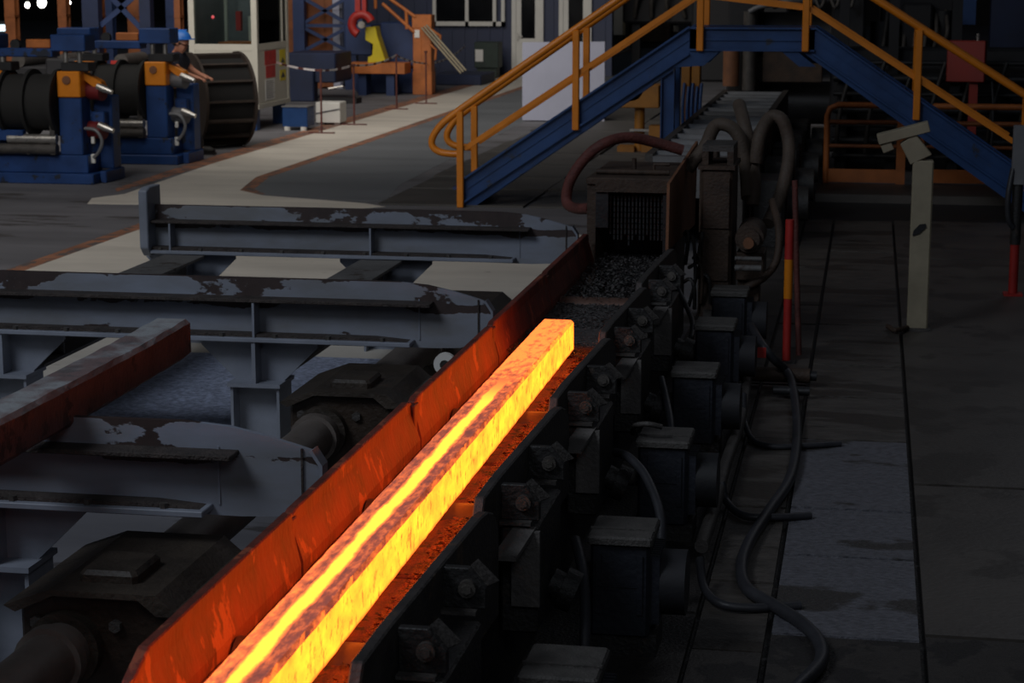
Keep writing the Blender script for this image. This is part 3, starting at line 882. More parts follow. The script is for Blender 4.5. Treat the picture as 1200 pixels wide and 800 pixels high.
hose('red_hose', [P(692, 244, 12.75), P(674, 244, 12.9), P(664, 236, 13), P(668, 212, 13), P(686, 185, 13), P(708, 168, 13), P(735, 161, 13.1), P(765, 166, 13.2), P(800, 176, 13.25)], .036, M['hose_red'], 'cracked red-brown hose arching over the left of the black spray box')
hose('rust_pipe', [P(905, 235, 13.1), P(913, 270, 12.9), P(910, 305, 12.8), P(895, 325, 12.8), P(876, 336, 12.8), P(868, 350, 12.8)], .026, M['rust_dark'], 'bent rusty pipe curving down right of the pump motor')
hose('thin_hose', [P(775, 300, 12.2), P(790, 330, 12.1), P(800, 350, 12.0), P(812, 380, 11.6), P(806, 410, 11.2)], .016, M['hose_black'], 'thin black hose hanging right of the farthest bearing brackets')

mp_ = thing('marker_pole', (-.47, 12.5, 0), 'upright pole banded red, orange and dark red beside the pump', 'pole')
MB().cyl((-.47, 12.5, .0), (-.47, 12.5, .44), .026, 14).build('lower_band', M['red'], mp_, smooth=40)
MB().cyl((-.47, 12.5, .44), (-.47, 12.5, .69), .028, 14).build('orange_band', M['orange'], mp_, smooth=40)
MB().cyl((-.47, 12.5, .69), (-.47, 12.5, .94), .028, 14).build('red_band', M['red'], mp_, smooth=40)
B(-.53, -.41, 12.44, 12.56, 0.0, .045).build('foot', M['grime'], mp_)
t = thing('thin_pole', (-.44, 12.75, 0), 'thin leaning rusty pole right behind the banded pole', 'pole')
MB().tube([(-.40, 12.75, .03), (-.43, 12.75, .6), (-.455, 12.75, 1.16)], .019, 10).build('pole', M['hose_red'], t, smooth=50)

# pipe stubs across the floor slabs
t = thing('pipe_stub', P(960, 450, 11.9), 'brown capped pipe end pointing right across the slab joint', 'pipe')
MB().cyl((-.82, 11.75, .10), (-.30, 11.75, .10), .045, 14).build('pipe', M['rust_dark'], t, smooth=40)
MB().cyl((-.30, 11.75, .10), (-.26, 11.75, .10), .03, 12).build('cap', M['black'], t, smooth=40)
t = thing('pipe_stub', P(955, 465, 11.3), 'short black pipe end just in front of the brown one', 'pipe')
MB().cyl((-.5, 11.4, .08), (-.29, 11.4, .08), .026, 12).build('pipe', M['black'], t, smooth=40)

# ------------------------------------------------------------------ hoses and cables on the right
def Pz(px, py, z):
    a, b2 = (px - 600) / FPX, (400 - py) / FPX
    d = [_F[i] + a * _R[i] + b2 * _U[i] for i in range(3)]
    t_ = (z - CAM_H) / d[2]
    return (t_ * d[0], t_ * d[1], z)
hose('floor_hose', [Pz(880, 382, .30), Pz(892, 402, .30), Pz(906, 420, .22), Pz(924, 438, .12), Pz(932, 470, .07), Pz(934, 515, .06), Pz(926, 560, .06), Pz(900, 600, .06), Pz(878, 635, .06), Pz(869, 665, .06), Pz(876, 690, .06), Pz(905, 708, .06), Pz(940, 730, .06), Pz(960, 752, .06), Pz(962, 775, .06), Pz(940, 800, .06), Pz(905, 830, .06)], .026, M['hose_black'], 'long thick black hose snaking down the slabs to the bottom edge')
hose('floor_hose', [Pz(872, 462, .2), Pz(872, 490, .10), Pz(882, 515, .055), Pz(905, 523, .05), Pz(945, 522, .05), Pz(985, 520, .045)], .016, M['hose_black'], 'thin black cable curving onto the slabs, upper of three')
hose('floor_hose', [Pz(846, 565, .15), Pz(852, 588, .07), Pz(872, 604, .055), Pz(910, 606, .05), Pz(950, 604, .045)], .018, M['hose_black'], 'thin black cable curving onto the slabs, middle of three')
hose('floor_hose', [Pz(820, 655, .15), Pz(826, 690, .07), Pz(846, 708, .055), Pz(880, 712, .05), Pz(925, 710, .045), Pz(938, 709, .045)], .018, M['hose_black'], 'thin black cable curving onto the slabs, lowest of three')
hose('motor_hose', [(-1.0, 8.05, .50), (-.93, 7.9, .52), (-.84, 7.75, .48), (-.76, 7.55, .38), (-.75, 7.4, .26), (-.82, 7.3, .18), (-.92, 7.25, .16)], .019, M['hose_black'], 'black hose looping from the brackets to below the third motor box')
hose('motor_hose', [(-.98, 6.75, .50), (-.93, 6.6, .42), (-.9, 6.45, .30), (-.89, 6.3, .15), (-.92, 6.1, .06), (-1.05, 5.95, .05)], .019, M['hose_black'], 'black hose dropping beside the second motor box')
hose('motor_hose', [(-.97, 9.6, .5), (-.92, 9.4, .42), (-.88, 9.2, .34), (-.87, 9.0, .22), (-.9, 8.8, .12)], .018, M['hose_black'], 'black hose dropping between the third and fourth motor boxes')
hose('conduit', [(-.98, 8.5, .48), (-.96, 8.38, .54), (-.9, 8.34, .56), (-.84, 8.36, .545)], .012, M['grime2'], 'thin grey conduit bending over the third motor box lid')
hose('conduit', [Pz(822, 640, .12), Pz(838, 590, .12), Pz(850, 545, .12), Pz(868, 490, .12), Pz(876, 440, .12)], .03, M['grime2'], 'dust-grey pipe lying along the slab edge beside the motors')
t = thing('cable_tag', Pz(892, 408, .33), 'small red tag tied on the black hose beside the pole foot', 'tag')
B(t.location.x - .02, t.location.x + .03, t.location.y - .03, t.location.y - .02, .28, .34).build('tag', M['red'], t)

# ------------------------------------------------------------------ stair bridge
br = thing('stair_bridge', (-1.2, 20.85, 0), 'blue steel stair bridge with orange handrails crossing the conveyor', 'stairs')
Y0, Y1 = 20.5, 21.2
ZP = 1.89
def ztop(x): return .39 + .677 * (x + 4.05) if x < -1.2 else ZP - .677 * (x + .57)
for yy in (Y0, Y1):
    for side in (-1, 1):
        if side < 0: xa, xb = -4.22, -1.83
        else: xa, xb = -.57, 1.80
        za, zb = ztop(xa), ztop(xb)
        if side < 0: poly = [(xa, 0.02), (xa + .17, .02), (xb + .13, zb - .24), (xb + .13, zb), (xb, zb), (xa, za - .0)]
        else: poly = [(xa, za), (xa - .13, za), (xa - .13, za - .24), (xb - .17, .02), (xb, .02), (xb, zb)]
        MB().prism(poly, 'y', yy - .006, yy + .006).build('stringer', M['blue'], br)
        sl = MB()
        for k, off in ((0, 0.0), (1, -.27)):
            sl.bar((xa if k == 0 else xa + side * .0, yy - .03, max(.03, za + off)), (xb, yy - .03, max(.03, zb + off)), .06, .02)
        # inner lip half way down the channel
        sl.bar((xa, yy - .012, max(.02, za - .125)), (xb, yy - .012, max(.02, zb - .125)), .012, .015)
        sl.build('stringer_flange', M['blue'], br)
    pl = MB().box(-1.83, -.57, yy - .006, yy + .006, 1.65, ZP).box(-1.83, -.57, yy - .05, yy, ZP - .02, ZP).box(-1.83, -.57, yy - .05, yy, 1.65, 1.67).box(-1.75, -.62, yy - .025, yy, 1.755, 1.775)
    pl.build('platform_beam', M['blue'], br)
    for s, x in ((-1, -1.80), (1, -.60)):
        MB().prism([(x - .14 * s, 1.65), (x + .30 * -s, 1.65), (x + .12 * -s, 1.50), (x - .05 * s + .1 * s, 1.50)] if s > 0 else [(x - .2, 1.48), (x + .12, 1.50), (x + .28, 1.65), (x - .1, 1.65)], 'y', yy - .02, yy + .004).build('corner_gusset', M['blue'], br)
B(-1.83, -.57, Y0, Y1, ZP - .03, ZP - .005).build('deck', M['navy'], br)
for side in (-1, 1):
    for k in range(8):
        z = ZP - .21 * (k + 1)
        x = (-1.83 - .31 * (k + .5)) if side < 0 else (-.57 + .31 * (k + .5))
        B(x - .15, x + .15, Y0 + .006, Y1 - .006, z - .03, z).build('tread', M['navy'], br)
for x0 in (-2.12,):
    for yy in (Y0 + .05, Y1 - .05):
        MB().box(x0, x0 + .012, yy - .06, yy + .06, 0, 1.5).box(x0 + .128, x0 + .14, yy - .06, yy + .06, 0, 1.5).box(x0 + .012, x0 + .128, yy - .006, yy + .006, 0, 1.5).build('leg', M['blue'], br)
RR = .037
def rail(yy):
    def zr(x): return 1.03 + .69 * (x + 4.21)
    mb = MB()
    xt = -1.77
    pts = [(-4.21, yy, .56), (-4.40, yy, .57), (-4.50, yy, .62), (-4.52, yy, .70), (-4.47, yy, .80), (-4.38, yy, .90)]
    pts += [(-4.21, yy, zr(-4.21)), (-3.0, yy, zr(-3.0)), (xt, yy, zr(xt)), (-1.2, yy, zr(xt) + .06), (-.63, yy, zr(xt))]
    def zr2(x): return 1.91 - .625 * (x - .44)
    pts[-1] = (-.63, yy, zr2(-.63))
    pts += [(.44, yy, zr2(.44)), (1.6, yy, zr2(1.6)), (1.75, yy, zr2(1.75)), (1.82, yy, .98), (1.75, yy, .8), (1.5, yy, .76)]
    sp = spline(pts[:7], 4)[:-1] + [Vector(p) for p in pts[6:]]
    MB().tube(sp, RR, 12).build('handrail', M['orange'], br, smooth=50)
    mid = MB()
    mid.bar((-4.17, yy, zr(-4.17) - .44), (xt, yy, zr(xt) - .50), .04, .05)
    mid.bar((xt, yy, zr(xt) - .5), (-.63, yy, zr2(-.63) - .5), .04, .05)
    mid.bar((-.63, yy, zr2(-.63) - .50), (1.42, yy, zr2(1.42) - .52), .04, .05)
    mid.build('mid_rail', M['orange'], br)
    for x, zb in ((-4.21, 0.0), (-2.99, .83), (-1.72, 1.65)):
        B(x - .035, x + .035, yy - .06, yy - .005, zb, zr(x) - .02).build('post', M['orange'], br, bevel=.008)
    for x, zb in ((-.66, 1.65), (.46, .98), (1.58, .28)):
        B(x - .035, x + .035, yy - .06, yy - .005, zb, zr2(x) - .02).build('post', M['orange'], br, bevel=.008)
rail(Y0 - .03)
rail(Y1 + .04)

# far roller table under the bridge
ft = thing('far_roller_table', (-1.5, 22, 0), 'grey roller table running under the stair bridge beyond the spray box', 'conveyor')
B(-1.93, -1.86, 17.4, 26.8, .0, .88).build('side_frame', M['grime2'], ft)
B(-1.14, -1.07, 17.4, 26.8, .0, .88).build('side_frame', M['grime2'], ft)
for k in range(15):
    y = 17.75 + k * .62
    MB().cyl((-1.86, y, .78), (-1.14, y, .78), .10, 18).build('roller', M['table_roller'], ft, smooth=40)
for k in range(14):
    y = 18.06 + k * .62
    B(-1.86, -1.14, y - .10, y + .10, .66, .71).build('table_plate', M['shade'], ft)
B(-1.86, -1.14, 17.5, 26.7, .60, .62).build('tray', M['shade'], ft)
B(-1.86, -1.14, 17.4, 17.56, .5, .86).build('front_plate', M['grey_metal'], ft)

# ------------------------------------------------------------------ right-hand side
sp_ = thing('sensor_post', (.37, 13.86, 0), 'cream square post with a bent head standing on the right floor', 'post')
B(.30, .44, 13.80, 13.93, 0.03, 1.20, ch=.01).build('post_body', M['cream'], sp_)
MB().add([(.285, 13.80, 1.17), (.425, 13.80, 1.24), (.425, 13.93, 1.24), (.285, 13.93, 1.17), (.21, 13.80, 1.31), (.31, 13.80, 1.38), (.31, 13.93, 1.38), (.21, 13.93, 1.31)],
         [(3, 2, 1, 0), (4, 5, 6, 7), (0, 1, 5, 4), (1, 2, 6, 5), (2, 3, 7, 6), (3, 0, 4, 7)]).build('neck', M['cream'], sp_, bevel=.005)
hd = MB().bar((.06, 13.86, 1.335), (.40, 13.86, 1.43), .15, .07)
hd.bar((.09, 13.86, 1.27), (.16, 13.86, 1.30), .12, .06).build('head', M['cream'], sp_, bevel=.005)
MB().prism([(.315, .685), (.36, .70), (.405, .745), (.40, .77), (.36, .765), (.32, .72)], 'y', 13.79, 13.80).build('oil_mark', M['black'], sp_)
B(.28, .46, 13.77, 13.96, .028, .045).build('base_plate', M['grime2'], sp_)
MB().tube(spline([(.30, 13.78, .05), (.22, 13.6, .06), (.17, 13.75, .06)], 5), .018, 8).build('cable_stub', M['rust_dark'], sp_, smooth=60)
rp = thing('valve_post', (1.12, 15.46, 0), 'dark upright post with a red foot at the right edge', 'post')
MB().cyl((1.12, 15.46, .03), (1.12, 15.46, .42), .035, 12).build('red_foot', M['red'], rp, smooth=40)
MB().cyl((1.12, 15.46, .42), (1.12, 15.46, .95), .04, 12).build('pole', M['grime'], rp, smooth=40)
B(1.07, 1.17, 15.41, 15.51, .88, 1.32, ch=.008).build('head_box', M['grey_metal'], rp)
MB().box(1.05, 1.19, 15.39, 15.53, .028, .045).build('base_plate', M['red'], rp)
MB().tube(spline([(1.08, 15.43, 1.0), (1.05, 15.4, .8), (1.06, 15.41, .62), (1.1, 15.43, .55)], 5), .022, 8).build('cable', M['hose_black'], rp, smooth=60)

def barrier(x0, x1, y, ztop_, label, kick=True):
    t = thing('safety_barrier', ((x0 + x1) / 2, y, 0), label, 'barrier', 'orange barriers on the right')
    r = .035
    pts = [(x0, y, .02), (x0, y, ztop_ - .12), (x0 + .03, y, ztop_ - .04), (x0 + .12, y, ztop_), (x1, y, ztop_)]
    MB().tube(pts, r, 10).build('frame_tube', M['orange_dull'], t, smooth=60)
    MB().cyl((x0, y, ztop_ * .52), (x1, y, ztop_ * .52), .022, 10).cyl((x0, y, ztop_ * .8), (x1, y, ztop_ * .8), .028, 10).build('mid_rail', M['orange_dirty'], t, smooth=60)
    B(x1 - .05, x1 + .05, y - .04, y + .04, .01, ztop_ - .02).build('post', M['orange_dull'], t)
    if kick: B(x0 + .02, x1 - .05, y - .02, y + .02, .09, .24).build('kick_plate', M['orange_dull'], t)
barrier(-.47, .36, 22.85, .96, 'dull orange tube barrier left of the cream sensor post')
barrier(.60, 2.2, 22.95, .95, 'long orange tube barrier behind the right-hand stairs')
rb = thing('red_cabinet', (1.05, 24.2, 0), 'red control box on a post behind the right handrail', 'control box')
a, b_ = at(1110, 96, 24.2), at(1157, 48, 24.2)
B(a.x, b_.x, 24.2, 24.42, a.z, b_.z, rot=('Z', -.15)).build('box', M['red_panel'], rb, bevel=.01)
B(a.x + .26, a.x + .36, 24.28, 24.36, .0, a.z + .02).build('post', M['red_panel'], rb)
MB().cyl((a.x + .34, 24.32, b_.z), (a.x + .34, 24.32, b_.z + .08), .02, 8).build('lamp_stub', M['silver'], rb, smooth=40)
B(a.x + .24, a.x + .38, 24.18, 24.28, .20, .32).build('junction_box', M['grey_metal'], rb)
MB().tube(spline([(a.x + .52, 24.3, a.z), (a.x + .55, 24.3, .8), (a.x + .53, 24.3, .3), (a.x + .4, 24.3, .02)], 4), .015, 8).build('cable', M['hose_black'], rb, smooth=60)

# dark mill stand beyond the bridge and plant on the right
ms = thing('mill_stand', (-1.0, 28.5, 0), 'dark rolling mill stand at the far end of the roller table', 'mill stand')
MB().box(-1.95, -1.55, 27.6, 29.4, 0, 4.2).box(-.55, -.1, 27.6, 29.4, 0, 4.2).build('housing_post', M['shade'], ms, bevel=.03)
B(-1.95, -.1, 27.7, 29.3, 2.35, 4.2).build('top_yoke', M['shade'], ms, bevel=.03)
MB().cyl((-1.55, 28.3, 1.55), (-.55, 28.3, 1.55), .32, 24).build('upper_roll', M['black'], ms, smooth=40)
MB().cyl((-1.55, 28.3, .62), (-.55, 28.3, .62), .30, 24).build('lower_roll', M['black'], ms, smooth=40)
B(-1.45, -.65, 27.4, 27.6, .95, 1.35).build('entry_guide', M['rust_dark'], ms, bevel=.01)
MB().cyl((-1.87, 27.3, .9), (-1.87, 27.3, 1.5), .11, 18).build('screw_cover', M['rust'], ms, smooth=40)
MB().cyl((-1.62, 27.2, .85), (-1.62, 27.2, 1.9), .09, 18).build('spindle', M['grime2'], ms, smooth=40)
MB().ball((-.42, 27.45, 1.28), .03, 8, 6).build('indicator', M['lamp_red'], ms)['label'] = 'small red indicator lamp'
mb = MB()
for k in range(6): mb.tube(spline([(-1.4 + .2 * k, 27.3, 2.2), (-1.3 + .2 * k, 27.2, 1.95), (-1.15 + .18 * k, 27.3, 2.15)], 5), .025, 8)
mb.build('pipework', M['grime2'], ms, smooth=60)
hose('metal_hose', [P(878, 14, 27.0), P(890, 8, 27.0), P(910, 4, 27), P(930, 2, 27), (-.45, 27.62, 2.02)], .035, M['grey_metal'], 'grey hose end sticking out above the bridge deck in front of the mill')
ol = thing('orange_lift', (-2.35, 23.6, 0), 'orange hydraulic unit with blue hoses behind the bridge leg', 'hydraulic unit')
a, b_ = at(799, 130, 23.6), at(824, 68, 23.6)
b_.x = min(b_.x, -1.97)
MB().box(a.x, b_.x, 23.5, 23.9, 1.35, 1.60).box(a.x, a.x + .10, 23.5, 23.7, .35, 1.35).box(b_.x - .10, b_.x, 23.5, 23.7, .35, 1.35).build('frame', M['ochre'], ol, bevel=.01)
B(a.x, b_.x, 23.45, 23.9, 0, .35).build('base', M['navy'], ol)
for k in range(5): MB().tube(spline([(a.x + .04 + k * .05, 23.45, 1.15 - .04 * (k % 2)), (a.x + .03 + k * .05, 23.38, .85), (a.x + .05 + k * .045, 23.42, .3)], 4), .02, 8).build('blue_hose', M['blue'], ol, smooth=60)
pr_ = thing('pipe_rack', (.6, 24.6, 0), 'dark rack of pipes right behind the orange barriers', 'pipe rack')
for x in (-.40, .2, .95, 1.9, 3.0): B(x, x + .12, 25.0, 25.2, 0, 2.6).build('upright', M['shade'], pr_)
B(-.42, 3.2, 25.2, 25.9, 0, 1.5).build('tank', M['shade'], pr_, bevel=.03)
for k in range(7): MB().cyl((-.45, 24.9, .2 + .19 * k), (3.3, 24.9, .2 + .19 * k), .05 if k % 2 else .03, 12).build('pipe', M['black'], pr_, smooth=40)
for k in range(9): MB().tube(spline([(-.4 + .36 * k, 24.8, .25), (-.35 + .36 * k, 24.7, .8), (-.2 + .36 * k, 24.8, 1.35)], 4), .028, 8).build('drop_pipe', M['grime'], pr_, smooth=60)
dt = thing('drive_train', (-.75, 20, 0), 'dark gear drives along the right side of the far roller table', 'gear drive')
for k in range(5):
    y = 17.8 + k * 1.7
    B(-1.02, -.72, y, y + .7, 0, .62, ch=.03).build('gearbox', M['grime'], dt)
    MB().cyl((-.70, y + .35, .38), (-.52, y + .35, .38), .16, 18).build('motor_drum', M['grime'], dt, smooth=40)
rm = thing('right_machine', (1.6, 30, 0), 'dark machinery mass behind the orange barriers on the right', 'machine')
MB().box(.1, 1.1, 28.5, 31, 0, 3.2).box(.4, .8, 28.0, 28.5, .3, 2.0).build('frame', M['shade'], rm, bevel=.03)
MB().cyl((.15, 28.3, 1.3), (.15, 28.3, 1.75), .18, 18).cyl((.95, 28.2, .6), (.95, 28.2, 1.9), .12, 16).build('cylinder_pair', M['shade'], rm, smooth=40)
mb = MB()
for k in range(7): mb.tube(spline([(.0 + .15 * k, 28.2, .4 + .15 * k), (.1 + .15 * k, 27.9, 1.0 + .1 * k), (.2 + .13 * k, 28.2, 1.9)], 5), .03, 8)
mb.build('pipework', M['grime2'], rm, smooth=60)
B(1.1, 1.4, 28.6, 28.9, 1.7, 2.5).build('blue_panel', M['blue'], rm)
B(1.6, 4.8, 28.5, 28.8, 0, 4.0).build('rear_panel', M['shade_blue'], rm)
MB().ball((-.03, 27.85, 1.32), .05, 10, 6).cyl((-.03, 27.9, 1.1), (-.03, 27.9, 1.3), .04, 10).build('worn_cap', M['silver'], rm, smooth=50)

# ------------------------------------------------------------------ left-hand machines
def wire_machine(x, y, label):
    """x, y: foot of the right-hand front column"""
    t = thing('winding_machine', (x, y, 0), label, 'machine', 'blue winding machines')
    MB().box(x - 1.3, x + .30, y - .25, y + .35, 0, .12).box(x - 1.3, x + .20, y - .15, y + .30, .12, .33).box(x + .30, x + .38, y - .05, y + .55, 0, .14).build('base', M['machine_blue'], t, bevel=.01)
    for cx in (x, x - .95):
        B(cx - .14, cx + .14, y - .14, y + .14, .33, 1.0).build('column', M['machine_blue'], t, bevel=.012)
        o = B(cx - .14, cx + .14, y - .16, y + .14, 1.0, 1.30).build('bearing_block', M['orange'], t, bevel=.012)
        MB().cyl((cx - .02, y - .175, 1.2), (cx - .02, y - .16, 1.2), .05, 12).build('block_cap', M['rust'], o, smooth=40)
        MB().prism([(cx + .10, 1.30), (cx + .34, 1.18), (cx + .38, 1.08), (cx + .26, 1.10), (cx + .10, 1.22)], 'y', y - .02, y + .12).build('clamp_arm', M['orange'], t, bevel=.008)
        B(cx - .10, cx + .24, y - .12, y + .12, 1.30, 1.40).build('cap', M['black'], t, bevel=.008)
        for xx in (cx - .05, cx + .12): MB().cyl((xx, y - .08, 1.40), (xx, y - .08, 1.53), .03, 10).build('adjusting_screw', M['silver'], t, smooth=40)
    B(x - 1.3, x - .20, y - .12, y + .12, 1.46, 1.56).box(x - .20, x + .22, y - .16, y + .16, 1.53, 1.72).box(x - 1.3, x - .85, y - .16, y + .16, 1.56, 1.72).build('top_beam', M['machine_blue'], t, bevel=.01)
    MB().box(x - .55, x - .25, y - .05, y + .1, 1.56, 1.66).build('gearbox', M['orange_dull'], t, bevel=.01)
    MB().cyl((x - .70, y - .02, 1.60), (x - .70, y + .05, 1.60), .06, 14).build('handwheel', M['black'], t, smooth=40)
    sp2 = MB().cyl((x - .80, y, .93), (x - .15, y, .93), .33, 28)
    sp2.build('spool_core', M['spool'], t, smooth=40)
    for xx in (x - .82, x - .52, x - .19): MB().cyl((xx, y, .93), (xx + .04, y, .93), .39, 32).build('spool_flange', M['spool'], t, smooth=40)
    MB().cyl((x - .75, y - .20, .52), (x - .15, y - .20, .52), .055, 14).build('guide_roll', M['silver'], t, smooth=40)
    MB().cyl((x - .95, y - .20, .40), (x - .15, y - .20, .40), .065, 14).cyl((x - .5, y - .21, .34), (x - .5, y - .21, .46), .03, 8).build('lower_roll', M['grime2'], t, smooth=40)
    B(x - 1.0, x - .55, y - .24, y - .14, .50, .62).build('roll_bracket', M['machine_blue'], t, bevel=.006)
    B(x - .22, x - .16, y - .24, y - .16, .34, .72).build('slide_bar', M['grime2'], t)
    B(x + .13, x + .36, y + .25, y + .5, .14, 1.0).box(x + .16, x + .32, y + .1, y + .25, .62, .82).build('rear_column', M['machine_blue'], t, bevel=.012)
    for z, k in ((1.07, 0), (.62, 1)):
        MB().cyl((x + .10, y + .10, z), (x + .34, y + .04, z - .02), .10, 14).build('actuator', M['dark_red'], t, smooth=40)
        MB().tube([(x + .30, y + .0, z + .05), (x + .39, y - .02, z + .02), (x + .48, y - .03, z - .01)], [.05, .045, .03], 10).build('actuator_tip', M['silver'], t, smooth=40)
    MB().tube(spline([(x + .16, y - .10, .64), (x + .30, y - .12, .62), (x + .37, y - .12, .50), (x + .33, y - .12, .38), (x + .26, y - .12, .30)], 5), .022, 8).build('cable_loop', M['grey_metal'], t, smooth=60)
    MB().box(x + .20, x + .25, y - .06, y - .02, .23, .34).box(x + .21, x + .25, y - .06, y - .02, .46, .54).build('cable_plug', M['white'], t, bevel=.006)
    return t
wm = wire_machine(at(83, 115, 22).x, 22.1, 'blue winding machine with orange bearing blocks, at the left edge of the photo')
wm2 = clone(wm, (at(187, 100, 24.5).x, 24.5, 0), 'blue winding machine with orange bearing blocks, beside the crouched worker in the blue helmet')
wm2['label'] = 'blue winding machine with orange blocks, second from left, next to the worker'
for ch in wm2.children:
    if ch.name.startswith('actuator') and 'tip' not in ch.name:
        ch.data = ch.data.copy(); ch.data.materials.clear(); ch.data.materials.append(M['grey_metal'])

# cable drum
dr = thing('cable_drum', (-9.5, 27.6, 0), 'large dark brown drum with ribbed tread behind the worker', 'drum')
ax = Vector((math.sin(math.radians(50)), math.cos(math.radians(50)), 0))
cen = Vector((at(222, 118, 26.7).x, 26.7, .66))
R0 = .66
MB().cyl(cen, cen + ax * .04, R0, 40).build('front_disc', M['wood'], dr, smooth=40)
MB().cyl(cen + ax * .72, cen + ax * .76, R0, 40).build('rear_disc', M['wood'], dr, smooth=40)
MB().cyl(cen + ax * .04, cen + ax * .72, R0 - .07, 40).build('core', M['drum_core'], dr, smooth=40)
sd = Vector((ax.y, -ax.x, 0))
for k in range(14):
    a = 2 * PI * k / 14
    p = cen + (sd * math.cos(a) + Vector((0, 0, 1)) * math.sin(a)) * (R0 - .04)
    MB().bar(p + ax * .03, p + ax * .73, .03, .06, up=(sd * math.cos(a) + Vector((0, 0, 1)) * math.sin(a))).build('rib', M['wood'], dr)

# control cabin
cbn = thing('control_cabin', (-9.9, 30.5, 0), 'white glazed control cabin on blue legs behind the drum', 'cabin')
cx0, cx1, cy0, cy1 = -10.35, -9.26, 29.6, 31.3
zb, zs, zt = .34, 1.30, 3.0
B(cx0 - .008, cx1 + .008, cy0 - .008, cy1 + .008, zb - .01, zb + .06).build('floor_frame', M['cabin'], cbn)
for x in (cx0, cx1 - .09):
    for y in (cy0, cy1 - .09): B(x, x + .09, y, y + .09, zb, zt).build('corner_post', M['cabin'], cbn)
B(cx0 + .09, cx1 - .09, cy0 + .004, cy0 + .05, zs - .08, zs + .02).build('sill', M['cabin'], cbn)
B(cx1 - .05, cx1 - .004, cy0 + .09, cy1 - .09, zs - .08, zs + .02).build('sill', M['cabin'], cbn)
B(cx0 + .005, cx0 + .045, cy0 + .09, cy1 - .09, zb + .06, zt).build('side_panel', M['grey_metal'], cbn)
B(cx0 + .09, cx1 - .09, cy0 + .01, cy0 + .04, zb + .06, zs - .08).build('lower_panel', M['cabin'], cbn)
B(cx1 - .04, cx1 - .01, cy0 + .09, cy1 - .09, zb + .06, zs - .08).build('lower_panel', M['cabin'], cbn)
B(cx0 + .09, cx1 - .09, cy1 - .04, cy1 - .005, zb, zt).build('rear_panel', M['grey_metal'], cbn)
B(cx0, cx1, cy0, cy1, zt, zt + .08).build('roof', M['cabin'], cbn)
B(cx0 + .09, cx1 - .09, cy0 + .02, cy0 + .03, zs + .02, zt).build('window_pane', M['pane'], cbn)
B(cx1 - .03, cx1 - .02, cy0 + .09, cy1 - .09, zs + .02, zt).build('window_pane', M['pane'], cbn)
B(cx1 - .045, cx1 + .0, cy1 - .35, cy1 - .30, zs, zt).build('mullion', M['cabin'], cbn)
for x in (cx0 + .05, cx1 - .22):
    for y in (cy0 + .05, cy1 - .25): B(x, x + .17, y, y + .17, 0, zb).build('leg', M['blue'], cbn)
B(cx0 + .3, cx1 - .25, cy0 + .5, cy0 + 1.1, zs - .05, zs + .03).build('desk', M['orange_dull'], cbn)
MB().box(cx0 + .35, cx0 + .6, cy1 - .3, cy1 - .1, zs, zs + .9).build('inner_cabinet', M['grey_metal'], cbn)
B(cx0 + .50, cx0 + .58, cy0 + .8, cy0 + .9, zs + .2, zs + .5).build('notice', M['red'], cbn)
B(cx0 + .64, cx0 + .9, cy0 + 1.2, cy0 + 1.25, zs + .8, zs + 1.05).build('notice', M['paper'], cbn)
B(cx1 - .45, cx1 - .25, cy0 + 1.0, cy0 + 1.15, zs + .02, zs + .42).build('inner_cabinet', M['cabin'], cbn)
MB().ball((cx0 + .26, cy0 + .4, zs + .42), .025, 8, 6).build('indicator', M['lamp_red'], cbn)
def onside(y0, y1, z0, z1, m, name, d=.004): return B(cx1 - .01, cx1 - .01 + d, y0, y1, z0, z1).build(name, m, cbn)
onside(30.0, 30.6, .98, 1.20, M['print_red'], 'poster')
onside(30.05, 30.55, .78, .97, M['print_red'], 'poster')
onside(30.0, 30.5, .44, .76, M['paper'], 'notice')
mb = MB()
for k in range(9): mb.box(cx1 - .007, cx1 - .004, 30.05, 30.4 + .12 * random.random(), .47 + k * .032, .478 + k * .032)
mb.build('notice_lines', M['print_dark'], cbn)
for z in (.93, .70): 
    o = onside(30.8, 31.12, z, z + (.26 if z > .9 else .17), M['yellow'], 'warning_sign')
    MB().prism([(30.85, z + .05), (31.07, z + .05), (30.96, z + .14)], 'x', cx1 - .007, cx1 - .003).build('sign_mark', M['print_dark'], o)

# boxes on the floor
cl = bpy.data.lights.new('cabin_ceiling_lamp', 'AREA')
cl.size, cl.energy, cl.color = .5, 4, (1, .97, .88)
clo = bpy.data.objects.new('cabin_ceiling_lamp', cl)
C.objects.link(clo)
clo.location = (-9.8, 30.4, 2.9)
bx = thing('blue_box', (-8.75, 29.9, 0), 'blue box on white feet beside the cabin legs', 'box')
B(-8.93, -8.53, 29.75, 30.15, .06, .36, ch=.01).build('body', M['blue'], bx)
B(-8.94, -8.52, 29.74, 30.16, .36, .375).build('lid', M['grey_metal'], bx)
for x in (-8.86, -8.60): MB().cyl((x, 29.78, 0.0), (x, 29.78, .06), .05, 10).build('foot', M['white'], bx)
wx = thing('white_box', (-8.5, 31.1, 0), 'white box with a dark slanting strap behind the tape pole', 'box')
B(-8.72, -8.32, 30.9, 31.3, .04, .36, ch=.01).build('body', M['white'], wx)
MB().bar((-8.72, 30.895, .18), (-8.36, 30.895, .25), .01, .02).bar((-8.36, 30.895, .25), (-8.32, 30.895, .26), .01, .015).build('strap', M['print_dark'], wx)
for x in (-8.66, -8.39): B(x - .04, x + .04, 30.95, 31.05, 0, .04).build('foot', M['white'], wx)

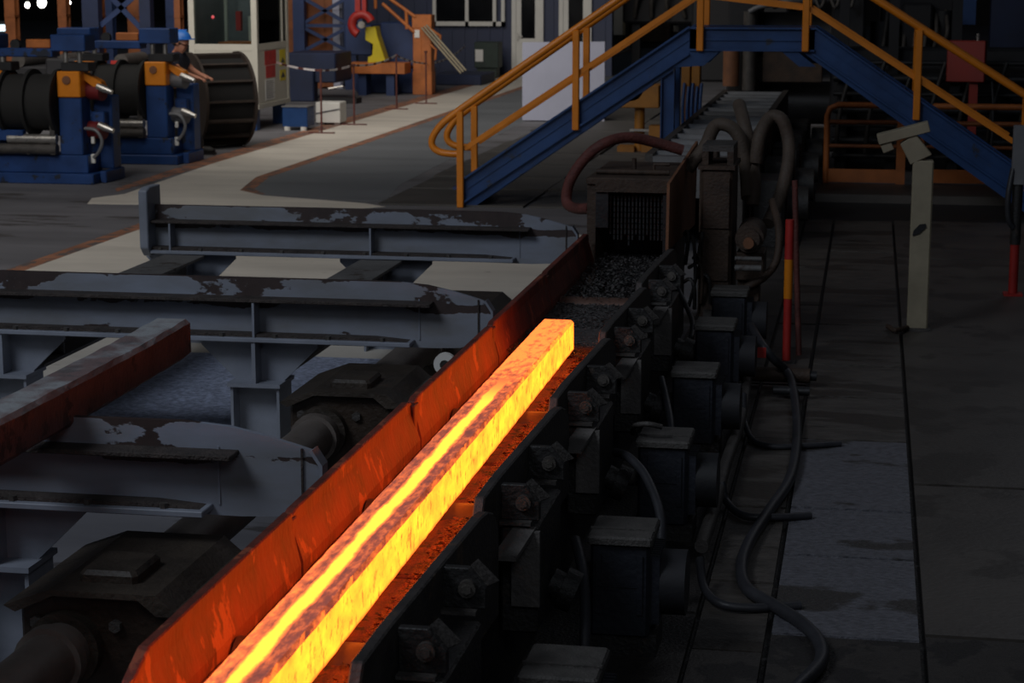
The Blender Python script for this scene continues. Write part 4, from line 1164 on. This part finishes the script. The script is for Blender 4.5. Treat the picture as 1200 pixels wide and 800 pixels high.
# barrier tape posts
tp = []
tl = ['thin red post of the tape barrier with a wide foot, nearest, beside the white box',
      'thin red post of the tape barrier, second from the front', 'thin red post of the tape barrier, third from the front below the orange gantry',
      'thin red post of the tape barrier, farthest, below the orange gantry']
def tape_post(x, y, label):
    t = thing('tape_post', (x, y, 0), label, 'post', 'red posts of the tape barrier')
    MB().cyl((x, y, .0), (x, y, .96), .016, 8).build('rod', M['hose_red'], t, smooth=50)
    B(x - .20, x + .20, y - .03, y + .03, 0, .02).build('foot', M['hose_red'], t)
    MB().cyl((x, y, .93), (x, y, .97), .03, 10).build('tape_clip', M['hose_red'], t)
    return t
tps = [(-8.18, 29.3), (-8.10, 30.95), (-8.25, 34.5), (-8.05, 36.0)]
for i, (x, y) in enumerate(tps):
    if i == 0: t0 = tape_post(x, y, tl[0])
    else: clone(t0, (x, y, 0), tl[i])
def tape(p, q, sag, label):
    t = thing('barrier_tape', p, label, 'tape', 'red and white barrier tape')
    p, q = Vector(p), Vector(q)
    n = max(8, int((q - p).length / .22))
    mid = (p + q) / 2 + Vector((0, 0, -sag))
    pts = arc(p, mid, q, n)
    for i in range(n):
        MB().bar(pts[i], pts[i + 1], .006, .03).build('tape_band', M['hose_red'] if i % 3 == 1 else M['tape_white'], t)
tape((cx1, 30.6, 1.0), (-8.18, 29.3, .95), .05, 'barrier tape from the cabin to the nearest red post')
tape((-8.18, 29.3, .95), (-8.10, 30.95, .95), .05, 'barrier tape between the first and second red posts')
tape((-8.10, 30.95, .95), (-8.25, 34.5, .95), .12, 'barrier tape between the second and third red posts')
tape((-8.25, 34.5, .95), at(545, 54, 45.2), .5, 'long barrier tape rising from the third red post to the blue wall')

# person
def skin_mesh(name, verts, edges, radii, m, parent, root=0):
    off = Vector()
    p = parent
    while p is not None:
        off += p.location; p = p.parent
    me = bpy.data.meshes.new(name)
    me.from_pydata([Vector(v) - off for v in verts], edges, [])
    o = bpy.data.objects.new(name, me)
    C.objects.link(o)
    mod = o.modifiers.new('skin', 'SKIN')
    mod.use_smooth_shade = True
    for i, r in enumerate(radii):
        me.skin_vertices[0].data[i].radius = (r, r) if not isinstance(r, tuple) else r
        me.skin_vertices[0].data[i].use_root = (i == root)
    sb2 = o.modifiers.new('sub', 'SUBSURF')
    sb2.levels = sb2.render_levels = 2
    dg = bpy.context.evaluated_depsgraph_get()
    dg.update()
    me2 = bpy.data.meshes.new_from_object(o.evaluated_get(dg))
    o.modifiers.clear()
    o.data = me2
    me2.materials.clear()
    me2.materials.append(m)
    for f in me2.polygons: f.use_smooth = True
    o.parent = parent
    return o
pxw = at(213, 180, 25.6).x
pr = thing('person', (pxw, 25.6, 0), 'person in dark workwear and a blue helmet leaning over the winding machine', 'person')
def W(x, y, z): return Vector((pxw + x, 25.6 + y, z * .965))
V, E_, R_ = [], [], []
def node(p, r, prev=None):
    V.append(p); R_.append(r)
    if prev is not None: E_.append((prev, len(V) - 1))
    return len(V) - 1
pel = node(W(-.12, 0, .90), .145)
sp1 = node(W(-.09, 0, 1.08), .135, pel)
ch_ = node(W(-.05, 0, 1.27), .150, sp1)
nk = node(W(.0, 0, 1.42), .062, ch_)
hd0 = node(W(.035, -.01, 1.50), .075, nk)
hd1 = node(W(.05, -.01, 1.57), .092, hd0)
hd2 = node(W(.045, -.01, 1.64), .085, hd1)
nose = node(W(.145, -.02, 1.555), .018, hd1)
jaw = node(W(.105, -.015, 1.495), .035, hd0)
arms = {}
for s in (-1, 1):
    sh = node(W(-.03, s * .19, 1.34), .062, ch_)
    el = node(W(.08, s * .25, 1.17), .048, sh)
    wr = node(W(.24, s * .17, 1.10), .034, el)
    pa = node(W(.31, s * .15, 1.075), .036, wr)
    arms[s] = (sh, el, wr)
    for k in range(4):
        f1 = node(W(.365, s * .15 + (k - 1.5) * .022, 1.065), .010, pa)
        f2 = node(W(.40 + .006 * (1.5 - abs(k - 1.5)), s * .15 + (k - 1.5) * .024, 1.045), .009, f1)
        node(W(.405, s * .15 + (k - 1.5) * .024, 1.02), .008, f2)
    t1 = node(W(.32, s * .15 - s * .045, 1.065), .011, pa)
    node(W(.355, s * .15 - s * .06, 1.055), .009, t1)
    hp = node(W(-.11, s * .09, .86), .10, pel)
    kn = node(W(.07 + .05 * s, s * .11, .50), .068, hp)
    an = node(W(.12 + .09 * s, s * .12, .10), .045, kn)
    node(W(.25 + .09 * s, s * .13, .045), .042, an)
skin_mesh('body', V, E_, R_, M['skin'], pr)
# clothing: shirt with short sleeves, trousers, boots, helmet, eye
v2 = [W(-.12, 0, .93), W(-.09, 0, 1.08), W(-.05, 0, 1.27), W(-.015, 0, 1.385)]
e2 = [(0, 1), (1, 2), (2, 3)]
r2 = [.17, .165, .185, .10]
for s in (-1, 1):
    v2 += [W(-.03, s * .19, 1.34), W(.06, s * .24, 1.205)]
    n = len(v2)
    e2 += [(2, n - 2), (n - 2, n - 1)]
    r2 += [.098, .072]
skin_mesh('shirt', v2, e2, r2, M['cloth_dark'], pr)
v2 = [W(-.12, 0, .93)]; e2 = []; r2 = [.165]
for s in (-1, 1):
    v2 += [W(-.11, s * .09, .84), W(.07 + .05 * s, s * .11, .50), W(.12 + .09 * s, s * .12, .14)]
    n = len(v2)
    e2 += [(0, n - 3), (n - 3, n - 2), (n - 2, n - 1)]
    r2 += [.118, .088, .070]
skin_mesh('trousers', v2, e2, r2, M['cloth_trouser'], pr)
for s in (-1, 1):
    mb = MB().ball(W(.19 + .09 * s, s * .13, .055), .1, 12, 8, (1.55, .58, .62))
    mb.cyl(W(.12 + .09 * s, s * .12, .06), W(.12 + .09 * s, s * .12, .2), .065, 12)
    mb.box(pxw + .05 + .09 * s, pxw + .34 + .09 * s, 25.6 + s * .13 - .055, 25.6 + s * .13 + .055, 0, .03)
    mb.build('boot', M['boot'], pr, smooth=60)
mb = MB().ball(W(.045, -.01, 1.60), .122, 20, 8, (1.12, .95, 1.0), vmin=0)
mb.build('helmet', M['helmet'], pr, smooth=60)
hm = [o for o in pr.children if o.name.startswith('helmet')][0]
MB().prism([(pxw + .045 + .19 * math.cos(a) * (1 if math.cos(a) > 0 else .74), 25.59 + .125 * math.sin(a)) for a in [2 * PI * k / 20 for k in range(20)]], 'z', 1.536, 1.549).build('brim', M['helmet'], hm)
MB().box(pxw - .03, pxw + .13, 25.58, 25.60, 1.652, 1.67).build('crest', M['helmet'], hm)
MB().ball(W(.02, -.10, 1.55), .03, 8, 6, (.7, .4, 1.1)).ball(W(.02, .08, 1.55), .03, 8, 6, (.7, .4, 1.1)).build('ear', M['skin'], pr, smooth=60)
MB().ball(W(.128, -.055, 1.572), .011, 8, 6).ball(W(.132, .03, 1.572), .011, 8, 6).build('eye', M['black'], pr, smooth=60)
MB().ball(W(.0, -.01, 1.565), .096, 14, 8, (.9, .98, .75)).build('hair', M['boot'], pr, smooth=60)
MB().box(pxw + .130, pxw + .139, 25.57, 25.61, 1.459, 1.464).build('mouth', M['rust_dark'], pr)

# ------------------------------------------------------------------ background left and centre
# leaning pale sheet behind the stairs
ps = tag(MB().prism([(at(612, 139, 32.2).x, .02), (at(708, 139, 32.2).x, .02), (at(708, 139, 32.2).x, 1.30), (at(612, 139, 32.2).x, 1.28)], 'y', 32.2, 32.24).build('pale_sheet', M['lilac']), 'pale lilac-white sheet standing upright behind the left handrail', 'panel')
# yellow pump stands beyond the stairs
ys_ = thing('yellow_pump', (at(750, 100, 27).x, 27, 0), 'dull yellow pump housing on a pedestal seen above the stair stringer', 'pump')
x = ys_.location.x
MB().box(x - .32, x + .28, 26.8, 27.3, .62, .92).cyl((x - .1, 26.8, .88), (x - .1, 27.3, .88), .18, 18).build('housing', M['ochre'], ys_, bevel=.01)
MB().cyl((x - .0, 27, .0), (x - .0, 27, .62), .07, 14).build('pedestal', M['ochre'], ys_, smooth=40)
MB().box(x - .28, x - .05, 26.8, 27.1, 0, .10).box(x + .05, x + .4, 26.8, 27.2, 0, .14).box(x + .15, x + .4, 26.8, 27.1, .2, .38).build('base', M['ochre'], ys_)
MB().box(x - .12, x + .14, 26.88, 26.93, .30, .33).build('bright_bar', M['silver'], ys_)

# gantry with blue trusses and orange columns behind the machines
def rack_column(x, y, w_, h, m, label, cat='column'):
    t = thing('steel_column', (x, y, 0), label, cat, 'columns behind the winding machines')
    MB().box(x - w_ / 2, x + w_ / 2, y - .10, y - .08, 0, h).box(x - w_ / 2, x + w_ / 2, y + .08, y + .10, 0, h).box(x - .015, x + .015, y - .08, y + .08, 0, h).build('profile', m, t)
    B(x - w_ / 2 - .06, x + w_ / 2 + .06, y - .16, y + .16, 0, .03).build('base_plate', m, t)
    B(x - w_ / 2, x + w_ / 2, y - .11, y + .11, .5, .54).box(x - w_ / 2, x + w_ / 2, y - .11, y + .11, 1.6, 1.64).build('stiffener', m, t)
for i, (px, wpx, m, lb) in enumerate([(16, 12, 'orange_dirty', 'brown-orange column at the far left behind the first winding machine'),
                                      (64, 10, 'orange_dirty', 'brown-orange column between two bright lamps behind the first machine'),
                                      (102, 18, 'navy', 'broad navy blue column left of the crossed blue braces'),
                                      (118, 9, 'orange_dirty', 'orange column directly left of the crossed braces'),
                                      (148, 14, 'orange_dirty', 'orange column behind the crossed braces'),
                                      (181, 12, 'navy', 'navy column right of the crossed braces'),
                                      (211, 7, 'orange_dirty', 'thin orange column above the worker in the blue helmet'),
                                      (236, 20, 'orange_dirty', 'wide orange column just left of the white cabin')]):
    p0, p1 = at(px - wpx / 2, 60, 34), at(px + wpx / 2, 60, 34)
    rack_column((p0.x + p1.x) / 2, 34 + (i % 3) * .5, p1.x - p0.x, 4.5, M[m], lb)
cb2 = thing('cross_brace', (at(140, 60, 33.6).x, 33.6, 0), 'crossed navy braces in front of orange columns at left', 'brace')
p = [at(118, 30, 33.6), at(162, -8, 33.6), at(122, -12, 33.6), at(166, 34, 33.6)]
MB().bar(p[0], p[1], .03, .09).bar(p[2], p[3], .03, .09).build('brace', M['navy'], cb2)
MB().box(p[0].x - .3, p[0].x, 33.5, 33.7, 0, 3.2).box(p[3].x, p[3].x + .2, 33.5, 33.7, 0, 3.2).build('upright', M['shade_blue'], cb2)
lowm = thing('low_machine', (-13, 31, 0), 'dark low machine row behind the winding machines', 'machine')
MB().box(-14.5, -10.9, 31.5, 32.8, 0, .85).box(-13.4, -12.6, 31.2, 31.5, .2, 1.0).box(-11.7, -11.0, 31.2, 31.5, .2, .95).build('body', M['shade'], lowm, bevel=.03)
for xx in (-14, -13.2, -12.2, -11.4): MB().cyl((xx, 31.5, .95), (xx, 32.5, .95), .12, 14).build('roll', M['grime2'], lowm, smooth=40)
for xx in (-12.12, -11.28): B(xx - .1, xx + .14, 31.1, 31.2, .8, .98).build('coloured_part', M['red'], lowm)

# bright hall lamps far away
for i, (px, py, r, lb) in enumerate([(32, 6, .055, 'small bright hall lamp, leftmost of the row at the top left'), (49, 3, .10, 'largest bright hall lamp at the top left'),
                                     (74, 2, .075, 'tall bright hall lamp right of the largest one'), (81, 3, .04, 'smallest bright hall lamp of the top left row')]):
    q = at(px, py, 45)
    t = thing('hall_lamp', q, lb, 'lamp', 'far hall lamps')
    MB().ball(q, r, 12, 8, (1, 1, 1.25)).build('bulb', M['lamp'], t, smooth=60)
    MB().cyl(q + Vector((0, .02, r)), q + Vector((0, .02, r + .25)), r * .6, 10).build('fitting', M['black'], t)
    MB().cyl(q + Vector((0, .02, r + .25)), q + Vector((0, .02, 6 - q.z + q.z)), .012, 6).build('drop_rod', M['black'], t)
q = at(3, 33, 40)
t = thing('lit_window', q, 'bright rectangular lit opening at the left edge of the photo', 'window')
B(q.x - .25, q.x + .06, 40, 40.03, q.z - .06, q.z + .07).build('lit_pane', glow('daylight_glow', (.75, .93, 1.0), 2.2), t)
B(q.x - .3, q.x + .1, 40.03, 40.06, 0, q.z + .15).build('frame', M['shade'], t)

# blue truss frame and white column right of the cabin
tf = thing('truss_frame', (-9.8, 40.0, 0), 'navy truss frame with diagonal braces right of the cabin', 'frame')
y = 40.0
xs_ = [at(352, 60, y).x, at(412, 60, y).x]
for x in xs_: B(x - .12, x + .12, y - .1, y + .1, 0, 4).build('upright', M['navy'], tf)
zz = [at(380, py, y).z for py in (62, 30, -5)]
for i in range(2):
    MB().bar((xs_[0], y, zz[i]), (xs_[1], y, zz[i + 1]), .05, .07).bar((xs_[1], y, zz[i]), (xs_[0], y, zz[i + 1]), .05, .07).build('diagonal', M['navy'], tf)
MB().bar((xs_[0], y, zz[1]), (xs_[1], y, zz[1]), .05, .07).build('cross_bar', M['navy'], tf)
for px, wpx, m, lb in ((342, 10, 'orange_dirty', 'dull orange column touching the right side of the white cabin'), (372, 22, 'orange_dirty', 'dull orange column inside the navy truss'), (387, 9, 'orange_dirty', 'narrow orange column inside the navy truss, right one'), (396, 8, 'lilac', 'pale narrow column at the right of the navy truss')):
    p0, p1 = at(px - wpx / 2, 60, 40.4), at(px + wpx / 2, 60, 40.4)
    rack_column((p0.x + p1.x) / 2, 40.4, p1.x - p0.x, 4.2, M[m], lb)
bm_ = thing('blue_machine', (-10, 37, 0), 'low navy blue machine behind the tape barrier', 'machine')
MB().box(at(338, 60, 36.5).x, at(396, 60, 36.5).x, 36.3, 37.5, .35, .90).box(at(340, 60, 36.5).x, at(372, 60, 36.5).x, 36.2, 36.5, 0, .6).build('body', M['shade_blue'], bm_, bevel=.02)
MB().box(at(375, 60, 36).x, at(420, 60, 36).x, 35.8, 36.2, 0, .10).build('skid', M['shade'], bm_)
MB().tube([at(385, 104, 35.7), at(402, 101, 35.7)], .02, 8).build('bright_bar', M['silver'], bm_)
gm = thing('hydraulic_press', (-9.0, 38.5, 0), 'blue hydraulic machine behind the yellow stand', 'machine')
y = 38.9
MB().box(at(404, 60, y).x, at(436, 60, y).x, y, y + .8, .75, 1.35).box(at(446, 60, y).x, at(485, 60, y).x, y, y + .8, .55, 1.4).box(at(415, 60, y).x, at(500, 60, y).x, y + .1, y + .9, 0, .5).build('body', M['navy'], gm, bevel=.02)
B(at(412, 60, y).x, at(425, 60, y).x, y, y + .5, 1.4, 3.5).build('upright', M['navy'], gm)
ysd = thing('yellow_stand', (-8.9, 38, 0), 'bright yellow C-shaped stand beside the red hook block', 'stand')
y = 38.2
pl_ = [at(px, py, y) for px, py in ((428, 32), (440, 31), (442, 42), (452, 72), (431, 74), (431, 67), (436, 65), (437, 52), (428, 47))]
MB().prism([(q.x, q.z) for q in pl_], 'y', y, y + .35).build('frame', M['yellow'], ysd, bevel=.01)
a, b_ = at(408, 86, y), at(505, 74, y)
B(a.x, b_.x - .5, y - .1, y + .45, a.z, b_.z).build('orange_bed', M['orange_dull'], ysd, bevel=.01)
for xx in (a.x + .2, b_.x - .9): B(xx, xx + .16, y, y + .4, 0, a.z).build('leg', M['navy'], ysd)
rh = thing('red_ring_hook', (-9.0, 38.1, 0), 'dark red ring-shaped lifting hook above the blue machine', 'hook')
q = at(424, 29, 38.05)
mb = MB()
pts = [q + Vector((.20 * math.cos(t_), 0, .20 * math.sin(t_))) for t_ in [math.radians(20 + 14 * k) for k in range(17)]]
mb.tube(pts, .085, 12).build('ring', M['red'], rh, smooth=60)
MB().cyl(q + Vector((0, -.05, 0)), q + Vector((0, .05, 0)), .07, 14).build('pin', M['silver'], rh, smooth=40)
MB().box(q.x - .12, q.x - .02, 38.0, 38.1, q.z + .26, q.z + 1.2).box(q.x + .02, q.x + .10, 38.0, 38.1, q.z + .22, q.z + .7).build('shank', M['red'], rh)
# orange gantry with its own stair rail
og = thing('orange_gantry', (at(494, 90, 38.6).x, 38.6, 0), 'orange gantry post with a sloping stair rail right of the yellow stand', 'gantry')
y = 38.6
a, b_ = at(484, 82, y), at(505, 18, y)
for x0, x1 in ((a.x, a.x + .18), (b_.x - .2, b_.x)): B(x0, x1, y, y + .3, .1, b_.z).build('gantry_post', M['orange_dull'], og, bevel=.01)
B(a.x - .01, b_.x + .01, y - .012, y + .312, b_.z - .25, b_.z + .012).build('head_plate', M['orange_dull'], og, bevel=.01)
B(a.x - .01, b_.x + .01, y - .012, y + .312, .0, .45).build('foot_plate', M['orange_dull'], og, bevel=.01)
rl = MB()
for (p0, p1) in (((456, -2), (487, 20)), ((448, 4), (486, 38)), ((440, -2), (440, 10)), ((476, 12), (477, 34))): rl.tube([at(*p0, y), at(*p1, y)], .035, 8)
rl.build('stair_rail', M['orange_dull'], og, smooth=50)
rl = MB()
rl.tube([at(504, 34, y - .1), at(516, 42, y - .1), at(515, 58, y - .1)], .03, 8)
rl.tube([at(504, 52, y - .1), at(511, 58, y - .1), at(510, 70, y - .1)], .025, 8)
rl.build('end_rail', M['orange_dull'], og, smooth=50)
B(a.x + .04, a.x + .14, y - .02, y, at(488, 44, y).z, at(488, 35, y).z).build('label_plate', M['paper'], og)
# pale boom arm fixed to the gantry, pointing down to the right
for d in (-.05, .0, .05):
    MB().tube([at(497, 31, 38.52) + Vector((d, 0, d * .5)), at(543, 84, 38.2) + Vector((d, 0, d * .5))], .02, 8).build('boom_rod', M['cream'], og, smooth=50)
gp = thing('navy_plinth', (-9.3, 42.5, 0), 'low navy plinth at the foot of the blue wall', 'plinth')
B(at(505, 100, 42).x, at(566, 100, 42).x, 41.8, 43.4, 0, .22).build('plinth', M['shade_blue'], gp, bevel=.02)
gb = thing('green_cabinet', (at(562, 80, 44.8).x, 44.8, 0), 'dark green cabinet with a white notice against the blue wall', 'cabinet')
a = at(556, 95, 44.8); b_ = at(584, 60, 44.8)
B(a.x, b_.x, 44.8, 45.3, .22, .80).box(a.x + .05, b_.x - .05, 44.85, 45.25, 0, .22).build('body', mat('dark_green_paint', (38, 52, 46), .6), gb, bevel=.01)
a, b_ = at(557, 72, 44.79), at(566, 58, 44.79)
B(a.x, b_.x, 44.785, 44.8, a.z, b_.z).build('notice', M['paper'], gb)
# far white cabinet and dark container
fc = thing('white_cabinet', (at(716, 42, 60).x, 60, 0), 'tall white cabinet on a dark plinth far behind the handrail', 'cabinet')
a, b_ = at(703, 41, 60), at(730, 8, 60)
B(a.x, b_.x, 60, 60.8, a.z, 2.6).build('body', M['white'], fc, bevel=.015)
B(b_.x, b_.x + .08, 60.0, 60.8, a.z, 2.6).build('side_trim', M['cream'], fc)
B(a.x + .02, b_.x, 60.05, 60.75, 0, a.z).build('plinth', M['shade'], fc)
dc = thing('dark_container', (at(758, 40, 62).x, 62, 0), 'dark brown container far away to the right of the white cabinet', 'container')
a, b_ = at(734, 43, 62), at(786, 9, 62)
B(a.x, b_.x, 62, 64, .2, b_.z, ch=.02).build('body', M['rust_dark'], dc)
MB().box(a.x, b_.x, 61.97, 62, b_.z - .12, b_.z).box(a.x, a.x + .08, 61.97, 62, .2, b_.z).box(b_.x - .3, b_.x - .2, 61.97, 62, .2, b_.z).build('rim', M['rust_dark'], dc)
B(a.x + .1, b_.x - .1, 62.1, 63.9, 0, .2).build('skid', M['shade'], dc)
wl = thing('white_light_box', (at(792, 34, 50).x, 50, 0), 'small bright white box near the stair stringer top', 'box')
a, b_ = at(789, 37, 50), at(795, 30, 50)
B(a.x, b_.x, 50, 50.1, a.z, b_.z).build('face', M['white'], wl)
B(a.x + .03, b_.x - .03, 50.02, 50.08, 0, a.z).build('leg', M['shade'], wl)
dm = thing('dark_plant', (-5, 55, 0), 'dark plant with pipes far behind the stair platform', 'machine')
MB().box(-5.9, -1.8, 48, 50, 1.15, 5).box(-3.9, -1.8, 44, 46, 0, 4).build('body', M['shade'], dm, bevel=.05)
for xx in (-5.7, -4.2): B(xx, xx + .2, 48.2, 48.4, 0, 1.15).build('leg', M['shade'], dm)
mb = MB()
for k in range(5): mb.tube(spline([(-5.6 + .4 * k, 47.9, 1.3), (-5.5 + .35 * k, 47.7, 1.8), (-5.2 + .4 * k, 47.9, 2.4)], 4), .05, 8)
mb.build('pipework', M['grime2'], dm, smooth=60)
